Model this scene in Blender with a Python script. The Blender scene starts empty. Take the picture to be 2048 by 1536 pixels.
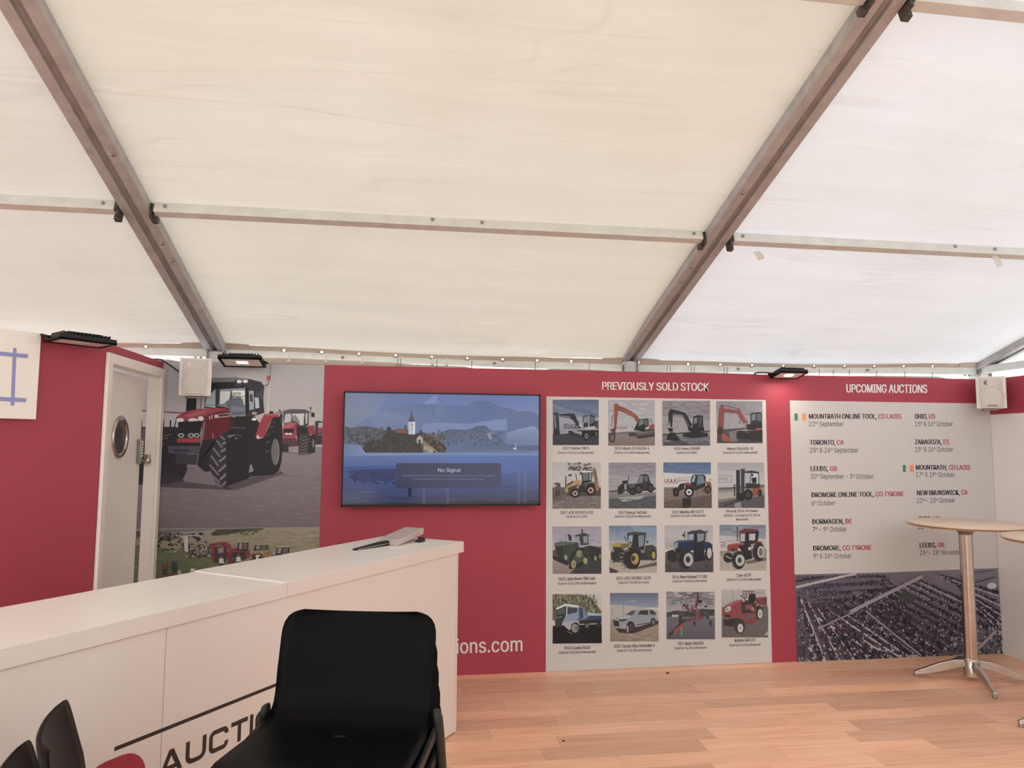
import bpy, bmesh, math, random
from mathutils import Vector, Matrix

# ---------------------------------------------------------------- camera, world, exposure
scene = bpy.context.scene
F_PX, CAM_D, CAM_H = 1417.75, 5.3769, 1.692
YAW, PITCH, ROLL = math.radians(8.32), math.radians(4.908), math.radians(0.358)
_cy, _sy, _cp, _sp = math.cos(YAW), math.sin(YAW), math.cos(PITCH), math.sin(PITCH)
FWD = Vector((_sy*_cp, _cy*_cp, _sp))
_r0 = Vector((_cy, -_sy, 0.0)); _u0 = _r0.cross(FWD)
_c, _s = math.cos(ROLL), math.sin(ROLL)
RIGHT = _c*_r0 + _s*_u0
UP = -_s*_r0 + _c*_u0
CAM = Vector((0.0, -CAM_D, CAM_H))
cam_data = bpy.data.cameras.new('camera')
cam_data.sensor_fit = 'HORIZONTAL'; cam_data.sensor_width = 36.0
cam_data.lens = F_PX/2048.0*36.0
cam_data.clip_start = 0.05; cam_data.clip_end = 500
cam = bpy.data.objects.new('camera', cam_data)
scene.collection.objects.link(cam)
m = Matrix((RIGHT, UP, -FWD)).transposed().to_4x4(); m.translation = CAM
cam.matrix_world = m
scene.camera = cam

world = bpy.data.worlds.new('overcast_sky'); scene.world = world
world.use_nodes = True
bgn = world.node_tree.nodes['Background']
bgn.inputs['Color'].default_value = (0.93, 0.97, 1.0, 1)
bgn.inputs['Strength'].default_value = 3.0

vs = scene.view_settings
vs.view_transform = 'Standard'; vs.look = 'None'; vs.exposure = -0.17; vs.gamma = 1.0
vs.use_curve_mapping = False

# ---------------------------------------------------------------- helpers
C = scene.collection
rnd = random.Random(7)
def V(*a): return Vector(a)
def ray(x, y): return FWD + RIGHT*((x-1024.0)/F_PX) - UP*((y-768.0)/F_PX)
def at_y(x, y, Y=0.0):
    d = ray(x, y); return CAM + d*((Y-CAM.y)/d.y)
def at_x(x, y, X):
    d = ray(x, y); return CAM + d*((X-CAM.x)/d.x)
def at_z(x, y, Z=0.0):
    d = ray(x, y); return CAM + d*((Z-CAM.z)/d.z)
def at_plane(x, y, p, n):
    d = ray(x, y); return CAM + d*((Vector(p)-CAM).dot(n)/d.dot(n))

class MB:
    """collects shapes; build() links them as one mesh object"""
    def __init__(s): s.v = []; s.f = []; s.smooth = []
    def add(s, vs, fs, smooth=False):
        o = len(s.v); s.v += [tuple(q) for q in vs]
        for f in fs: s.f.append([i+o for i in f]); s.smooth.append(smooth)
        return s
    def hexa(s, p):   # 8 corners: bottom ring 0-3, top ring 4-7
        return s.add(p, [(3,2,1,0),(4,5,6,7),(0,1,5,4),(1,2,6,5),(2,3,7,6),(3,0,4,7)])
    def box(s, x0, x1, y0, y1, z0, z1):
        return s.hexa([(x0,y0,z0),(x1,y0,z0),(x1,y1,z0),(x0,y1,z0),(x0,y0,z1),(x1,y0,z1),(x1,y1,z1),(x0,y1,z1)])
    def obox(s, o, ex, ey, ez, x0, x1, y0, y1, z0, z1):
        P = lambda a,b,c: o + ex*a + ey*b + ez*c
        return s.hexa([P(x0,y0,z0),P(x1,y0,z0),P(x1,y1,z0),P(x0,y1,z0),P(x0,y0,z1),P(x1,y0,z1),P(x1,y1,z1),P(x0,y1,z1)])
    def prism(s, prof, o, eu, ev, ew, w0, w1, smooth=False):
        """closed 2D profile in (eu, ev) swept along ew"""
        n = len(prof)
        vs = [o+eu*a+ev*b+ew*w0 for a,b in prof]+[o+eu*a+ev*b+ew*w1 for a,b in prof]
        o2 = len(s.v)
        s.add(vs, [(i,(i+1)%n,(i+1)%n+n,i+n) for i in range(n)], smooth)
        s.add(vs[:n], [tuple(range(n))[::-1]]); s.add(vs[n:], [tuple(range(n))])
        return s
    def tube(s, pts, r, n=8, caps=True):
        pts = [Vector(p) for p in pts]; rs = r if isinstance(r,(list,tuple)) else [r]*len(pts)
        vs = []; N = len(pts); prev = None
        for i,p in enumerate(pts):
            t = (pts[min(i+1,N-1)]-pts[max(i-1,0)]).normalized()
            if prev is None:
                a = t.orthogonal().normalized()
            else:
                a = (prev - t*prev.dot(t)).normalized()
            prev = a; b = t.cross(a)
            for k in range(n):
                an = 2*math.pi*k/n
                vs.append(p + (a*math.cos(an)+b*math.sin(an))*rs[i])
        fs = [(i*n+k, i*n+(k+1)%n, (i+1)*n+(k+1)%n, (i+1)*n+k) for i in range(N-1) for k in range(n)]
        s.add(vs, fs, True)
        if caps:
            s.add(vs[:n], [tuple(range(n))[::-1]]); s.add(vs[-n:], [tuple(range(n))])
        return s
    def lathe(s, prof, o=V(0,0,0), ax=V(0,0,1), n=24, a=None, smooth=True, caps=True):
        ax = ax.normalized(); a = (a or ax.orthogonal()).normalized(); b = ax.cross(a)
        vs = []
        for r,z in prof:
            for k in range(n):
                an = 2*math.pi*k/n
                vs.append(o+ax*z+(a*math.cos(an)+b*math.sin(an))*r)
        N = len(prof)
        s.add(vs, [(i*n+k, i*n+(k+1)%n, (i+1)*n+(k+1)%n, (i+1)*n+k) for i in range(N-1) for k in range(n)], smooth)
        if caps:
            s.add(vs[:n], [tuple(range(n))[::-1]]); s.add(vs[-n:], [tuple(range(n))])
        return s
    def build(s, name, mat, parent=None, bevel=0.0, seg=2):
        me = bpy.data.meshes.new(name)
        me.from_pydata(s.v, [], s.f); me.update()
        bm = bmesh.new(); bm.from_mesh(me)
        bmesh.ops.recalc_face_normals(bm, faces=bm.faces)
        bm.to_mesh(me); bm.free()
        me.polygons.foreach_set('use_smooth', s.smooth)
        me.materials.append(mat)
        ob = bpy.data.objects.new(name, me); C.objects.link(ob)
        if parent: ob.parent = parent
        if bevel:
            b = ob.modifiers.new('bevel', 'BEVEL'); b.width = bevel; b.segments = seg
            b.limit_method = 'ANGLE'; b.angle_limit = math.radians(40); b.harden_normals = False
        return ob
def recentre(ob, p):
    """move a mesh object's origin to p without moving the mesh"""
    p = Vector(p); ob.data.transform(Matrix.Translation(-p)); ob.location = p; return ob
def tag(o, label=None, cat=None, group=None, kind=None):
    if label: o['label'] = label
    if cat: o['category'] = cat
    if group: o['group'] = group
    if kind: o['kind'] = kind
    return o
def empty(name, loc=(0,0,0), rz=0.0):
    o = bpy.data.objects.new(name, None); C.objects.link(o)
    o.location = loc; o.rotation_euler = (0,0,rz); o.empty_display_size = 0.1
    return o
def copy_tree(o, parent=None):
    c = o.copy(); C.objects.link(c); c.parent = parent
    for ch in list(o.children): copy_tree(ch, c)
    return c
def adopt(ob, parent):
    """parent while keeping world coordinates (parent has location/rotation only)"""
    ob.parent = parent
    M = Matrix.Translation(parent.location) @ parent.rotation_euler.to_matrix().to_4x4()
    ob.matrix_parent_inverse = M.inverted(); return ob

# ---------------------------------------------------------------- materials
def lin(c):
    c = c/255.0
    return c/12.92 if c <= 0.04045 else ((c+0.055)/1.055)**2.4
WALL_REF = (200, 187, 181)       # how white print photographs on the back wall
def pig(r, g, b, ref=WALL_REF, top=0.63):
    return tuple(min(0.92, max(0.004, top*lin(a)/lin(w))) for a, w in zip((r,g,b), ref))
def principled(name, col, rough=0.5, metal=0.0, spec=0.5, noise=0.0, nscale=20.0, bump=0.0, bscale=200.0, coat=0.0):
    mt = bpy.data.materials.new(name); mt.use_nodes = True
    nt = mt.node_tree; b = nt.nodes['Principled BSDF']
    b.inputs['Base Color'].default_value = (*col, 1); b.inputs['Roughness'].default_value = rough
    b.inputs['Metallic'].default_value = metal; b.inputs['Specular IOR Level'].default_value = spec
    b.inputs['Coat Weight'].default_value = coat
    tc = nt.nodes.new('ShaderNodeTexCoord')
    if noise:
        n = nt.nodes.new('ShaderNodeTexNoise'); n.inputs['Scale'].default_value = nscale; n.inputs['Detail'].default_value = 5
        nt.links.new(tc.outputs['Object'], n.inputs['Vector'])
        r = nt.nodes.new('ShaderNodeValToRGB')
        r.color_ramp.elements[0].position = 0.3; r.color_ramp.elements[1].position = 0.7
        r.color_ramp.elements[0].color = (*[c*(1-noise) for c in col], 1)
        r.color_ramp.elements[1].color = (*[min(1,c*(1+noise)) for c in col], 1)
        nt.links.new(n.outputs['Fac'], r.inputs['Fac']); nt.links.new(r.outputs['Color'], b.inputs['Base Color'])
    if bump:
        n2 = nt.nodes.new('ShaderNodeTexNoise'); n2.inputs['Scale'].default_value = bscale; n2.inputs['Detail'].default_value = 3
        nt.links.new(tc.outputs['Object'], n2.inputs['Vector'])
        bp = nt.nodes.new('ShaderNodeBump'); bp.inputs['Strength'].default_value = bump; bp.inputs['Distance'].default_value = 0.002
        nt.links.new(n2.outputs['Fac'], bp.inputs['Height']); nt.links.new(bp.outputs['Normal'], b.inputs['Normal'])
    return mt
def fabric(name, tcol, dcol, mix=0.5, wrinkle=0.9):
    mt = bpy.data.materials.new(name); mt.use_nodes = True
    nt = mt.node_tree; nt.nodes.clear()
    out = nt.nodes.new('ShaderNodeOutputMaterial')
    tr = nt.nodes.new('ShaderNodeBsdfTranslucent'); df = nt.nodes.new('ShaderNodeBsdfDiffuse')
    mx = nt.nodes.new('ShaderNodeMixShader'); mx.inputs[0].default_value = mix
    tc = nt.nodes.new('ShaderNodeTexCoord')
    n = nt.nodes.new('ShaderNodeTexNoise'); n.inputs['Scale'].default_value = 1.3; n.inputs['Detail'].default_value = 6; n.inputs['Roughness'].default_value = 0.6
    nt.links.new(tc.outputs['Object'], n.inputs['Vector'])
    ramp = nt.nodes.new('ShaderNodeValToRGB')
    ramp.color_ramp.elements[0].position = 0.3; ramp.color_ramp.elements[1].position = 0.72
    ramp.color_ramp.elements[0].color = (tcol[0]*0.94, tcol[1]*0.93, tcol[2]*0.90, 1)
    ramp.color_ramp.elements[1].color = (*[min(1,c*1.04) for c in tcol], 1)
    nt.links.new(n.outputs['Fac'], ramp.inputs['Fac'])
    # weave and long faint creases
    mp = nt.nodes.new('ShaderNodeMapping'); mp.inputs['Scale'].default_value = (0.55, 5.0, 5.0); mp.inputs['Rotation'].default_value = (0, 0, 0.06)
    nt.links.new(tc.outputs['Object'], mp.inputs['Vector'])
    n2 = nt.nodes.new('ShaderNodeTexNoise'); n2.inputs['Scale'].default_value = 1.0; n2.inputs['Detail'].default_value = 4; n2.inputs['Distortion'].default_value = 0.6
    nt.links.new(mp.outputs['Vector'], n2.inputs['Vector'])
    bp = nt.nodes.new('ShaderNodeBump'); bp.inputs['Strength'].default_value = wrinkle; bp.inputs['Distance'].default_value = 0.02
    nt.links.new(n2.outputs['Fac'], bp.inputs['Height'])
    # wrinkle lines put into the colour: contour lines of two stretched noises, broken up by a third
    last = ramp.outputs['Color']
    for sc_, rot_, wd, dk in (((0.16,1.9,1.9), 0.05, 0.010, 0.86), ((0.35,1.3,1.3), -0.35, 0.006, 0.88), ((0.22,2.6,2.6), 0.12, 0.006, 1.10)):
        m3 = nt.nodes.new('ShaderNodeMapping'); m3.inputs['Scale'].default_value = sc_; m3.inputs['Rotation'].default_value = (0,0,rot_); m3.inputs['Location'].default_value = (rot_*30, 3.0*dk, 0)
        nt.links.new(tc.outputs['Object'], m3.inputs['Vector'])
        n3 = nt.nodes.new('ShaderNodeTexNoise'); n3.inputs['Scale'].default_value = 1.5; n3.inputs['Detail'].default_value = 2; nt.links.new(m3.outputs['Vector'], n3.inputs['Vector'])
        sb = nt.nodes.new('ShaderNodeMath'); sb.operation = 'SUBTRACT'; sb.inputs[1].default_value = 0.5; nt.links.new(n3.outputs['Fac'], sb.inputs[0])
        ab = nt.nodes.new('ShaderNodeMath'); ab.operation = 'ABSOLUTE'; nt.links.new(sb.outputs[0], ab.inputs[0])
        mr3 = nt.nodes.new('ShaderNodeMapRange'); mr3.inputs[1].default_value = 0.0; mr3.inputs[2].default_value = wd; mr3.inputs[3].default_value = 1.0; mr3.inputs[4].default_value = 0.0; nt.links.new(ab.outputs[0], mr3.inputs[0])
        n4 = nt.nodes.new('ShaderNodeTexNoise'); n4.inputs['Scale'].default_value = 1.1; n4.inputs['Detail'].default_value = 1; nt.links.new(tc.outputs['Object'], n4.inputs['Vector'])
        mk = nt.nodes.new('ShaderNodeMapRange'); mk.inputs[1].default_value = 0.42; mk.inputs[2].default_value = 0.62; nt.links.new(n4.outputs['Fac'], mk.inputs[0])
        ml = nt.nodes.new('ShaderNodeMath'); ml.operation = 'MULTIPLY'; nt.links.new(mr3.outputs[0], ml.inputs[0]); nt.links.new(mk.outputs[0], ml.inputs[1])
        sc3 = nt.nodes.new('ShaderNodeMapRange'); sc3.inputs[3].default_value = 1.0; sc3.inputs[4].default_value = dk; nt.links.new(ml.outputs[0], sc3.inputs[0])
        vm = nt.nodes.new('ShaderNodeVectorMath'); vm.operation = 'SCALE'; nt.links.new(last, vm.inputs[0]); nt.links.new(sc3.outputs[0], vm.inputs['Scale']); last = vm.outputs[0]
    nt.links.new(last, tr.inputs['Color']); df.inputs['Color'].default_value = (*dcol, 1)
    nt.links.new(bp.outputs['Normal'], tr.inputs['Normal']); nt.links.new(bp.outputs['Normal'], df.inputs['Normal'])
    nt.links.new(df.outputs[0], mx.inputs[1]); nt.links.new(tr.outputs[0], mx.inputs[2]); nt.links.new(mx.outputs[0], out.inputs[0])
    return mt
def print_mat(name, emit=0.0, rough=0.55, spec=0.3, grain=0.06):
    """flat print: ink colours come from the mesh's colour attribute"""
    mt = bpy.data.materials.new(name); mt.use_nodes = True
    nt = mt.node_tree; b = nt.nodes['Principled BSDF']
    at = nt.nodes.new('ShaderNodeVertexColor'); at.layer_name = 'ink'
    b.inputs['Roughness'].default_value = rough; b.inputs['Specular IOR Level'].default_value = spec
    if emit:
        b.inputs['Base Color'].default_value = (0.01,0.01,0.012,1)
        nt.links.new(at.outputs['Color'], b.inputs['Emission Color']); b.inputs['Emission Strength'].default_value = emit
    else:
        tc = nt.nodes.new('ShaderNodeTexCoord'); n = nt.nodes.new('ShaderNodeTexNoise')
        n.inputs['Scale'].default_value = 60; n.inputs['Detail'].default_value = 4
        nt.links.new(tc.outputs['Object'], n.inputs['Vector'])
        mr = nt.nodes.new('ShaderNodeMapRange'); mr.inputs[1].default_value = 0.3; mr.inputs[2].default_value = 0.7
        mr.inputs[3].default_value = 1-grain; mr.inputs[4].default_value = 1+grain
        nt.links.new(n.outputs['Fac'], mr.inputs[0])
        mul = nt.nodes.new('ShaderNodeVectorMath'); mul.operation = 'SCALE'
        nt.links.new(at.outputs['Color'], mul.inputs[0]); nt.links.new(mr.outputs[0], mul.inputs['Scale'])
        nt.links.new(mul.outputs[0], b.inputs['Base Color'])
    return mt

RED = pig(160, 55, 68)
M = {}
M['red'] = principled('red_wall_vinyl', RED, 0.6, noise=0.03, nscale=3, bump=0.05)
M['white_wall'] = principled('white_wall_vinyl', (0.86,0.83,0.82), 0.55, noise=0.015, nscale=2)
M['poster_white'] = principled('poster_white', pig(200,187,181), 0.55, noise=0.012, nscale=3)
M['panel_edge'] = principled('panel_edge_board', (0.6,0.57,0.53), 0.7)
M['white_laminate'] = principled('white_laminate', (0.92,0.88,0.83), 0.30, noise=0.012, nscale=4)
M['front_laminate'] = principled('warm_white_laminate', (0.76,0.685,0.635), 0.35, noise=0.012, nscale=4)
M['white_paint'] = principled('white_gloss_paint', (0.90,0.85,0.80), 0.35, noise=0.015, nscale=5)
M['alu'] = principled('brushed_aluminium', (0.43,0.42,0.42), 0.5, metal=0.15, noise=0.12, nscale=14, bump=0.1, bscale=60)
M['alu_light'] = principled('clean_aluminium', (0.64,0.65,0.62), 0.45, metal=0.15, noise=0.08, nscale=10, bump=0.08, bscale=60)
M['steel'] = principled('dull_steel', (0.30,0.29,0.27), 0.4, metal=0.85, noise=0.15, nscale=30)
M['chrome'] = principled('polished_steel', (0.62,0.58,0.54), 0.22, metal=1.0, noise=0.08, nscale=20)
M['rust'] = principled('dark_steel_bracket', (0.10,0.09,0.08), 0.6, metal=0.5, noise=0.3, nscale=60)
M['black_plastic'] = principled('black_satin_plastic', (0.004,0.004,0.0044), 0.36, spec=0.06, bump=0.12, bscale=900)
M['black_soft'] = principled('black_grey_plastic', (0.016,0.0155,0.016), 0.45, spec=0.3, bump=0.1, bscale=900)
M['black_gloss'] = principled('black_gloss', (0.008,0.008,0.009), 0.15)
M['white_plastic'] = principled('white_speaker_plastic', (0.80,0.77,0.74), 0.45)
M['grille'] = principled('white_speaker_grille', (0.66,0.63,0.60), 0.6, bump=0.6, bscale=420)
M['grey_plate'] = principled('grey_badge', (0.18,0.17,0.17), 0.5)
M['tan'] = principled('tan_hem_webbing', (0.50,0.42,0.34), 0.8, noise=0.06, nscale=12)
M['bungee'] = principled('white_hook', (0.75,0.72,0.68), 0.4)
M['wire'] = principled('grey_wire', (0.20,0.18,0.16), 0.5)
M['cable'] = principled('black_cable', (0.015,0.014,0.014), 0.5)
M['clear'] = None
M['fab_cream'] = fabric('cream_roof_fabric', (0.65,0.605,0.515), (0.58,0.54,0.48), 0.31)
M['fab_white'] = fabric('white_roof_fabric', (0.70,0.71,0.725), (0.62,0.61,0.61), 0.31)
M['fab_bright'] = fabric('light_boost_roof_fabric', (0.97,0.93,0.89), (0.85,0.84,0.82), 0.66)  # unseen rear slope, made clearer than the visible roof to brighten the interior
M['fab_gable'] = fabric('light_boost_gable_fabric', (0.97,0.94,0.91), (0.85,0.84,0.82), 0.85)  # gable ends given extra translucency to add side light indoors
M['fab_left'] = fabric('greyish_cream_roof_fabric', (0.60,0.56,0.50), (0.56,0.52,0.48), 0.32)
M['fab_wall'] = fabric('tent_side_fabric', (0.62,0.57,0.52), (0.58,0.54,0.50), 0.20)
M['print'] = print_mat('wall_print')
M['screen'] = print_mat('lit_screen', emit=1.0, rough=0.12, spec=0.5)
def glass(name, col, rough=0.05, alpha=0.35):
    mt = bpy.data.materials.new(name); mt.use_nodes = True
    nt = mt.node_tree; nt.nodes.clear(); out = nt.nodes.new('ShaderNodeOutputMaterial')
    a = nt.nodes.new('ShaderNodeBsdfTransparent'); a.inputs[0].default_value = (*col,1)
    g = nt.nodes.new('ShaderNodeBsdfPrincipled'); g.inputs['Base Color'].default_value = (*col,1); g.inputs['Roughness'].default_value = rough
    mx = nt.nodes.new('ShaderNodeMixShader'); mx.inputs[0].default_value = alpha
    nt.links.new(a.outputs[0], mx.inputs[1]); nt.links.new(g.outputs[0], mx.inputs[2]); nt.links.new(mx.outputs[0], out.inputs[0])
    return mt
M['clear'] = glass('cloudy_clear_plastic', (0.86,0.76,0.74), 0.25, 0.55)
M['porthole'] = glass('dark_porthole_glass', (0.16,0.14,0.15), 0.08, 0.6)
M['lamp_glass'] = principled('floodlight_face', (0.85,0.82,0.80), 0.3)
def emission(name, col, s):
    mt = bpy.data.materials.new(name); mt.use_nodes = True
    b = mt.node_tree.nodes['Principled BSDF']; b.inputs['Base Color'].default_value = (*col,1)
    b.inputs['Emission Color'].default_value = (*col,1); b.inputs['Emission Strength'].default_value = s
    return mt
def wood(name, c0, c1, c2, scale=(1.2,14,14), rough=0.4, rand=0.25):
    mt = bpy.data.materials.new(name); mt.use_nodes = True
    nt = mt.node_tree; b = nt.nodes['Principled BSDF']; L = nt.links.new
    tc = nt.nodes.new('ShaderNodeTexCoord'); oi = nt.nodes.new('ShaderNodeObjectInfo')
    off = nt.nodes.new('ShaderNodeVectorMath'); off.operation = 'MULTIPLY_ADD'
    cmb = nt.nodes.new('ShaderNodeCombineXYZ'); L(oi.outputs['Random'], cmb.inputs[0]); L(oi.outputs['Random'], cmb.inputs[1])
    L(cmb.outputs[0], off.inputs[0]); off.inputs[1].default_value = (37,23,0); L(tc.outputs['Object'], off.inputs[2])
    mp = nt.nodes.new('ShaderNodeMapping'); mp.inputs['Scale'].default_value = scale; L(off.outputs[0], mp.inputs['Vector'])
    n = nt.nodes.new('ShaderNodeTexNoise'); n.inputs['Scale'].default_value = 1.6; n.inputs['Detail'].default_value = 7; n.inputs['Roughness'].default_value = 0.62; n.inputs['Distortion'].default_value = 1.3
    L(mp.outputs['Vector'], n.inputs['Vector'])
    r = nt.nodes.new('ShaderNodeValToRGB'); e = r.color_ramp.elements
    e[0].position = 0.30; e[0].color = (*c0,1); e[1].position = 0.72; e[1].color = (*c2,1)
    k = e.new(0.5); k.color = (*c1,1)
    L(n.outputs['Fac'], r.inputs['Fac'])
    hs = nt.nodes.new('ShaderNodeHueSaturation'); mr = nt.nodes.new('ShaderNodeMapRange')
    mr.inputs[3].default_value = 1-rand*0.5; mr.inputs[4].default_value = 1+rand*0.5
    L(oi.outputs['Random'], mr.inputs[0]); L(mr.outputs[0], hs.inputs['Value']); L(r.outputs['Color'], hs.inputs['Color'])
    L(hs.outputs['Color'], b.inputs['Base Color']); b.inputs['Roughness'].default_value = rough
    return mt
M['floor_wood'] = wood('pinkish_oak_vinyl', (0.76,0.40,0.25), (0.88,0.505,0.325), (0.93,0.60,0.42), rough=0.40, rand=0.34)
M['table_wood'] = wood('pale_table_laminate', (0.66,0.50,0.37), (0.74,0.58,0.44), (0.80,0.65,0.51), scale=(2,16,16), rough=0.4, rand=0.05)

# ================================================================ SETTING
H_WALL, X_L, X_R = 2.2751, -1.7465, 4.8987
TH = math.radians(17.608); K = 1.08
Y_E, Z_E = CAM_D*(K-1), CAM_H + K*(2.2577-CAM_H)
RX = [(-1.3374+3.0*i)*K for i in range(-2, 3)]       # rafter lines
ES = V(0, -math.cos(TH), math.sin(TH))                # up the slope, towards the camera
EN = V(0, math.sin(TH), math.cos(TH))                 # out of the roof
EX = V(1, 0, 0)
S_RIDGE = 6.3
R0 = V(0, Y_E, Z_E)
Y_RIDGE = Y_E - S_RIDGE*math.cos(TH); Z_RIDGE = Z_E + S_RIDGE*math.sin(TH)
def dip(x):          # the eave sits a little lower at the middle frame
    t = 1-abs(x-RX[3])/(3.0*K); return -0.045*max(0.0, t)
def roof_pt(x, s, n=0.0): return V(x, 0, 0) + R0 + ES*s + EN*n
def mir(p): return V(p.x, 2*Y_RIDGE - p.y, p.z)
def at_roof(x, y, n=0.0):
    p = at_plane(x, y, R0 + EN*n, EN); return p.x, (p - R0).dot(ES)
Y_FAR = 2*Y_RIDGE - Y_E
X_GL, X_GR = RX[0], RX[4] + 0.04

# ---- floor: board base plus single planks
floor = MB().box(X_GL, X_GR+0.3, Y_FAR, 0.75, -0.12, -0.006).build('floor', principled('floor_underlay', (0.30,0.16,0.10), 0.6))
tag(floor, 'wood-effect plank floor in pinkish oak', kind='structure')
PW, PL = 0.152, 0.92
plank_mesh = {}
def plank_obj(x0, x1, y0, y1):
    key = round(x1-x0, 3)
    w, d = x1-x0, y1-y0
    if key not in plank_mesh:
        g = 0.0007
        mb = MB().box(g, w-g, g, d-g, -0.005, 0.0)
        ob = mb.build('plank', M['floor_wood'], floor); plank_mesh[key] = ob.data
    else:
        ob = bpy.data.objects.new('plank', plank_mesh[key]); C.objects.link(ob); ob.parent = floor
    ob.location = (x0, y0, 0)
    return ob
rest = MB()
row = 0; y1 = 0.05
count = 0
while y1 > -7.5:
    y0 = y1 - PW
    off = [0.0, 0.37, 0.71, 0.18, 0.55][row % 5]*PL + 0.11*((row*7) % 3)
    x = X_GL - off
    while x < X_GR + 0.2:
        xa, xb = max(x, X_GL), min(x + PL, X_GR+0.25)
        if xb - xa > 0.02:
            mid = V((xa+xb)/2, (y0+y1)/2, 0)
            d = (mid-CAM); z = d.dot(FWD)
            vis = False
            if z > 0.5:
                px = 1024+F_PX*d.dot(RIGHT)/z; py = 768-F_PX*d.dot(UP)/z
                vis = 850 < px < 2250 and py < 1640 and xb < X_R+0.05 and xa > -0.2
            if vis and count < 290:
                plank_obj(xa, xb, y0, y1); count += 1
            else:
                g = 0.0007; rest.box(xa+g, xb-g, y0+g, y1-g, -0.005, 0.0)
        x += PL
    y1 = y0; row += 1
rest.box(X_GL, X_GR+0.2, Y_FAR, y1, -0.005, 0.0)
ro = rest.build('plank_field', M['floor_wood'], floor); ro['kind'] = 'stuff'

# ---- back wall and its partitions
T = 0.04
wall_back = MB().box(-4.2, X_R+T, 0.0, T, 0.0, H_WALL).build('wall_back', M['red'])
tag(wall_back, 'red exhibition back wall behind the posters', kind='structure')
wall_right = MB().box(X_R, X_R+T, -7.0, 0.0, 0.0, H_WALL).build('wall_right', M['white_wall'])
tag(wall_right, 'white side wall with a red band along its top', kind='structure')
Z_BAND = 1.974
MB().box(X_R-0.002, X_R, -7.0, 0.0, Z_BAND, H_WALL).build('red_band', M['red'], wall_right)
# door partition, built round the door opening
DY0, DY1, DZ = -0.985, -0.012, 2.215      # outside of the door casing
wl = MB()
wl.box(X_L-0.074, X_L, -1.0, DY0+0.03, 0, H_WALL-0.006)
wl.box(X_L-0.074, X_L, DY0+0.03, 0.0, DZ-0.03, H_WALL-0.006)
wl.box(X_L-0.074, X_L, DY1-0.03, 0.0, 0, DZ-0.03)
wall_left = wl.build('wall_left', M['red']); tag(wall_left, 'narrow red partition around the open white door', kind='structure')
AZ = math.radians(40.0)
DA = V(-math.sin(AZ), -math.cos(AZ), 0); NA = V(math.cos(AZ), -math.sin(AZ), 0)
PA = V(X_L, -1.0, 0)
wall_angled = MB().obox(PA, DA, NA, V(0,0,1), 0, 2.6, -0.06, 0.0, 0, H_WALL-0.01).build('wall_front_left', M['red'])
tag(wall_angled, 'red angled partition behind the counter', kind='structure')

# ---- door 1
door = empty('door_1', (X_L-0.05, -0.5, 0)); tag(door, 'white door standing ajar with round porthole window', kind='structure')
def dpart(mb, name, mat, bevel=0.0, par=None):
    ob = mb.build(name, mat, None, bevel); adopt(ob, par or door); return ob
cas = MB(); cw = 0.062
cas.box(X_L, X_L+0.022, DY0, DY0+cw, 0, DZ); cas.box(X_L, X_L+0.022, DY1-cw, DY1, 0, DZ)
cas.box(X_L, X_L+0.022, DY0+cw, DY1-cw, DZ-cw, DZ)
dpart(cas, 'door_casing', M['white_paint'], 0.004)
jm = MB(); j0, j1, jz = DY0+cw-0.004, DY1-cw+0.004, DZ-cw+0.004
jm.box(X_L-0.075, X_L+0.002, j0-0.03, j0, 0, jz); jm.box(X_L-0.075, X_L+0.002, j1, j1+0.03, 0, jz); jm.box(X_L-0.075, X_L+0.002, j0-0.03, j1+0.03, jz, jz+0.03)
dpart(jm, 'door_jamb', M['white_paint'])
dl = math.radians(2.0)
HY = j0+0.004; HP = V(X_L-0.072, HY, 0)
eD = V(-math.sin(dl), math.cos(dl), 0); nD = V(math.cos(dl), math.sin(dl), 0)
lw = j1-j0-0.010
leaf = dpart(MB().obox(HP, eD, nD, V(0,0,1), 0, lw, -0.04, 0.0, 0.01, jz-0.016), 'door_leaf', M['white_paint'], 0.002)
pc = at_plane(239, 874, HP, nD)
pu = (pc-HP).dot(eD)
po = HP + eD*pu + V(0,0,pc.z)
rim = MB().lathe([(0.105,0.0),(0.138,0.0),(0.140,0.008),(0.128,0.016),(0.112,0.012),(0.105,0.0)], po, nD, 40, caps=False)
dpart(rim, 'porthole_rim', M['chrome'])
dpart(MB().lathe([(0.001,0.003),(0.108,0.003)], po, nD, 40, caps=False), 'porthole_glass', M['porthole'])
# key-pad lock at the latch edge
lk = at_plane(273, 903, HP, nD); lo = HP + eD*(lw-0.055) + V(0,0,lk.z)
lock = dpart(MB().obox(lo, eD, nD, V(0,0,1), -0.024, 0.024, 0.0, 0.028, -0.085, 0.085), 'lock', M['steel'], 0.006)
kb = MB()
for i in range(6):
    for sx in (-0.010, 0.010): kb.obox(lo, eD, nD, V(0,0,1), sx-0.006, sx+0.006, 0.026, 0.033, 0.060-i*0.019, 0.071-i*0.019)
dpart(kb, 'lock_buttons', M['white_plastic'])['kind'] = 'stuff'
dpart(MB().lathe([(0.010,0.0),(0.010,0.03),(0.024,0.035),(0.026,0.05),(0.018,0.06),(0.001,0.062)], lo+V(0,0,-0.062)+nD*0.026, nD, 20), 'door_knob', M['chrome'])
dpart(MB().box(X_L-0.070, X_L-0.030, j1-0.003, j1, lk.z-0.10, lk.z-0.02), 'strike_plate', M['chrome'])

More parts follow.
